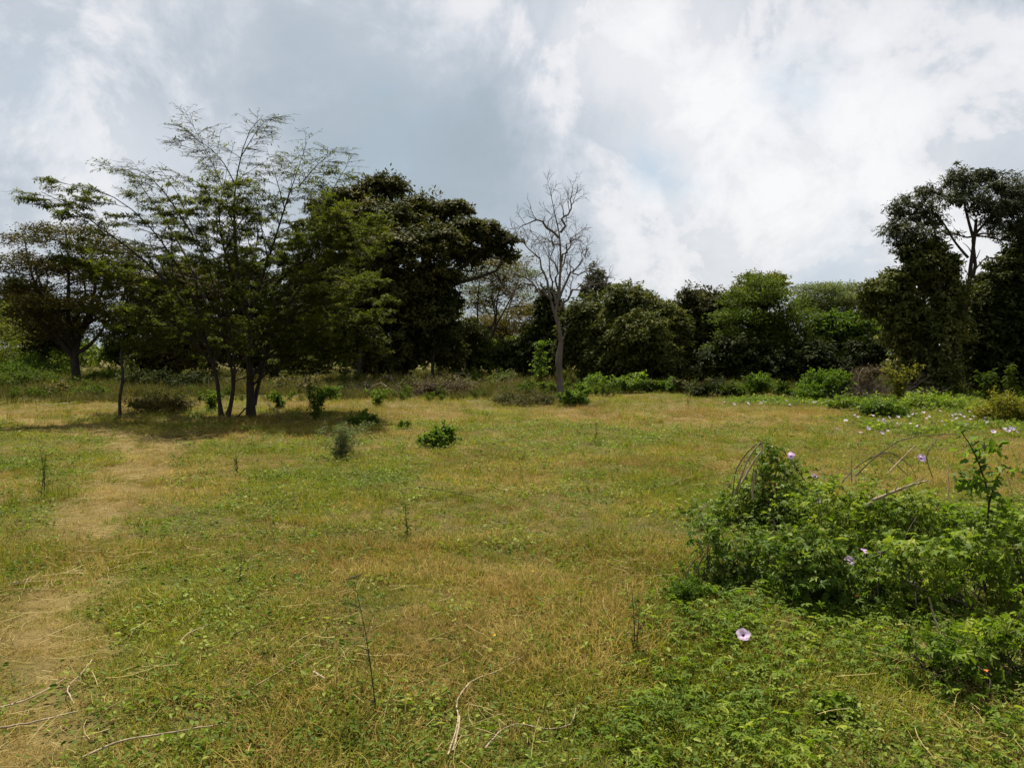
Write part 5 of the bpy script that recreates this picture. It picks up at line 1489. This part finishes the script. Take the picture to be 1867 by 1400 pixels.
    stick('dead_branch', 'brown arched twig behind the crossed sticks', [(1530, 885, .4), (1570, 845, .5), (1620, 825, .5), (1660, 850, .5), (1672, 880, .5)], d2, .005, .002, 'twig_dead', side=9, seed=11)
    stick('dead_branch', 'brown drooping twig right of the crossed sticks', [(1700, 870, .3), (1690, 830, .3), (1710, 800, .4)], d2, .004, .002, 'twig_dead', side=7, seed=12)
    stick('dead_branch', 'thin tan stem slanting out of the right vine bank', [(1715, 1160, -.3), (1702, 1120, -.2), (1693, 1088, -.2)], float(G(1690, 1125)[1]) - .1, .006, .004, seed=13)
    rr = np.random.default_rng(950)
    for i, (px, py, lab) in enumerate(((1425, 985, 'thin bare stem poking out between the two left clumps'), (1500, 955, 'thin grey stem above the round dark clump'), (1560, 930, 'bare twig spray left of the fallen branch'), (1640, 1000, 'thin bare stem in the middle of the tangle'),
                                       (1730, 905, 'bare twig left of the leafy sprig'), (1600, 1060, 'dry stem at the front of the right vine bank'), (1850, 905, 'dry twig at the right edge behind the sprig'))):
        dx = rr.uniform(-45, 45); hh = rr.uniform(35, 75)
        stick('dead_branch', lab, [(px, py + 20), (px + dx * .35, py - hh * .4, .05), (px + dx, py - hh, rr.uniform(-.2, .2))], float(G(px, py + 60)[1]), .0045, .0018, 'twig_dead' if i % 2 else 'twig_tan', side=6, seed=70 + i)
    # lilac flowers
    f = [(1355, 1157, None, (-.1, -.6, .75), .037, 'single lilac flower low in the grass in front of the vine tangle'), (1442, 831, d1 - .1, (-.2, -.9, .3), .033, 'lilac flower on the shoulder of the left vine mound'),
         (1485, 869, d1 - .25, (.2, -.6, .7), .028, 'small lilac flower just right of the left vine mound'), (1490, 912, d1 - .45, (-.1, -.7, .7), .033, 'pale flower above the round dark clump'),
         (1680, 835, d2 + .2, (.1, -.8, .5), .036, 'lilac flower held high beside the drooping twig'), (1549, 1023, 5.0, (.1, -.6, .5), .035, 'lilac flower right of the round dark clump'), (1578, 1006, 5.15, (.3, -.1, .9), .036, 'lilac flower seen edge on above the right vine bank')]
    for i, (px, py, d, face, r, lab) in enumerate(f):
        if d is None:
            p = G(px, py + 22); p = P(px, py, p[1])
        else: p = P(px, py, d)
        flower('lilac_flower', lab, p, face, r, 600 + i, group='lilac flowers of the foreground vine')
    # far flowers: the clear ones where they stand, the rest between
    rng = np.random.default_rng(640)
    far = [(1321, 733), (1338, 737), (1366, 737), (1385, 736), (1396, 733), (1400, 730), (1416, 733), (1440, 738), (1482, 734), (1487, 733), (1509, 739), (1550, 738), (1565, 737), (1558, 758), (1564, 762), (1581, 753), (1590, 749), (1601, 768), (1611, 768),
           (1612, 771), (1613, 774), (1638, 775), (1640, 774), (1542, 769), (1526, 784), (1583, 784), (1608, 793), (1656, 761), (1664, 757), (1672, 757), (1677, 740), (1685, 744), (1680, 738), (1714, 750), (1735, 759), (1742, 757), (1750, 758), (1757, 760), (1745, 765), (1717, 770), (1722, 778), (1702, 774),
           (1760, 742), (1769, 753), (1791, 750), (1794, 768), (1800, 772), (1805, 764), (1826, 767), (1816, 757), (1832, 786), (1842, 783), (1848, 786), (1852, 782), (1838, 790), (1690, 765), (1775, 760), (1850, 728), (1846, 722), (1648, 743)]
    far += [(float(rng.uniform(1560, 1866)), float(rng.uniform(742, 792))) for _ in range(26)] + [(float(rng.uniform(1325, 1560)), float(rng.uniform(730, 739))) for _ in range(10)]
    def far_label(px, py):
        if px < 1350: return 'pale flower at the left end of the far flower strip'
        if px < 1450: return 'pale flower in the far strip below the feathery acacia'
        if px < 1545 and py < 745: return 'pale flower in the far strip before the rounded vine mound'
        if px < 1545: return 'pale flower alone at the near left of the far flower patch'
        if py < 746: return 'pale flower high at the back of the far vine patch'
        if px < 1650: return 'pale flower around the dark vine tump of the far patch' if py < 779 else 'pale flower in the grass in front of the dark vine tump'
        if px < 1730: return 'pale flower on the vine below the leaning trunk'
        if px < 1815: return 'pale flower in the middle of the right side of the far patch'
        return 'pale flower at the right edge of the far patch'

    for i, (px, py) in enumerate(far):
        g = G(px, py + 7); p = P(px, py, g[1])
        p[2] = max(p[2], g[2] + .12)
        flower('vine_flower', far_label(px, py), p, (rng.normal(0, .5), -.3 + rng.normal(0, .4), .8), rng.uniform(.028, .048), 700 + i, True, 'pale flowers of the far vine patch')
    # tiny warm coloured blooms in the grass
    for i, (px, py, m, lab) in enumerate(((690, 1289, 'orange', 'orange bloom at the foot of the tall thin seedling'), (902, 1158, 'yellow', 'yellow bloom in the near middle grass'), (971, 1041, 'yellow', 'yellow bloom in the middle of the field'), (1379, 1014, 'orange', 'orange bloom at the edge of the left vine tump'),
                                          (1562, 1086, 'orange', 'orange withered bloom right of the round dark clump'), (1798, 1222, 'orange', 'orange bloom on the lower right vine bank'), (954, 1319, 'yellow', 'tiny yellow bloom low in the near grass'))):
        rg = np.random.default_rng(800 + i); g = G(px, py + 12); p = P(px, py, g[1] - (.25 if px > 1400 else 0))
        a = np.arange(7) * 2 * np.pi / 7 + rg.random()
        ax = np.stack([np.cos(a), np.sin(a) * .8, .35 + .2 * rg.standard_normal(7)], -1); no = np.tile([0, -.5, 1.], (7, 1)) + rg.normal(0, .2, (7, 3))
        root = thing('small_bloom', lab, 'flower', p, 'small warm coloured blooms')
        mb = MB(); add_leaves(mb, T_BROAD, np.tile(p, (7, 1)), unit(ax), unit(no), rg.uniform(.009, .014, 7), rg); mb.build('petals', M[m], root)
        MB().add(*tubes(catmull([p, p - [0, 0, .03], p - [.005, 0, .07]], 5), np.full(5, .0012), 4)).build('stalk', M['herb'], root)
    # stalks and chips lying on the ground
    gs = [('dry_stalk', 'long straight dry stalk at the lower left corner', [(-10, 1345), (60, 1332), (142, 1312)], .005), ('dry_stalk', 'long dry stalk lying along the bottom left edge', [(150, 1398), (225, 1366), (330, 1348), (420, 1332)], .0045),
          ('dry_stalk', 'curved pale vine stalk lying in the near middle grass', [(826, 1385), (838, 1330), (832, 1295), (860, 1255), (905, 1238), (955, 1208)], .0045), ('dry_stalk', 'frayed dry stalk at the bottom centre', [(815, 1395), (832, 1345), (836, 1310)], .004),
          ('dry_stalk', 'crooked dry stalk in the lower left grass', [(136, 1298), (124, 1268), (150, 1240), (168, 1215)], .004), ('dry_stalk', 'thin pale stalk left of the tall thin seedling', [(455, 1270), (520, 1230), (560, 1205)], .003),
          ('dry_stalk', 'pale stalk slanting across the lower left grass', [(0, 1305), (60, 1285), (120, 1250)], .004), ('dry_stalk', 'thin dark twig lying in the middle of the field', [(758, 893), (810, 900), (872, 914)], .006),
          ('dry_stalk', 'pale bent straw right of the green patch', [(330, 1180), (345, 1165), (380, 1150)], .003), ('dry_stalk', 'arched dry stalk at the bottom centre right', [(885, 1380), (915, 1345), (950, 1335), (1000, 1345), (1040, 1335), (1050, 1305)], .004),
          ('wood_chip', 'short pale wood chip in the near left grass', [(572, 1240), (592, 1252)], .008), ('wood_chip', 'dark short stick at the left on the worn path', [(22, 1078), (40, 1072), (58, 1066)], .012), ('wood_chip', 'brown stick end near the tall thin seedling', [(633, 1068), (658, 1058)], .010),
          ('fallen_pole', 'thin pale pole lying at the left before the rank grass', [(72, 742), (120, 738), (160, 731), (182, 724)], .022), ('fallen_pole', 'dark bent branch propped right of the acacia trunk', [(488, 738), (503, 752), (512, 768)], .022)]
    for i, (nm, lab, pts, r) in enumerate(gs):
        stick(nm, lab, pts if len(pts) > 2 else [pts[0], ((pts[0][0] + pts[1][0]) / 2, (pts[0][1] + pts[1][1]) / 2), pts[1]], 0, r, r * .6, 'twig_dark' if 'dark' in lab or 'brown' in lab else 'twig_tan', 'stick', 0, 30 + i, None, True)
    brown = G(420, 772)
    stick('leaning_stick', 'dark stick leaning against the acacia trunk base', [(418, 770), (435, 757), (452, 740)], 20.0, .028, .016, 'bark', seed=60)


foreground()
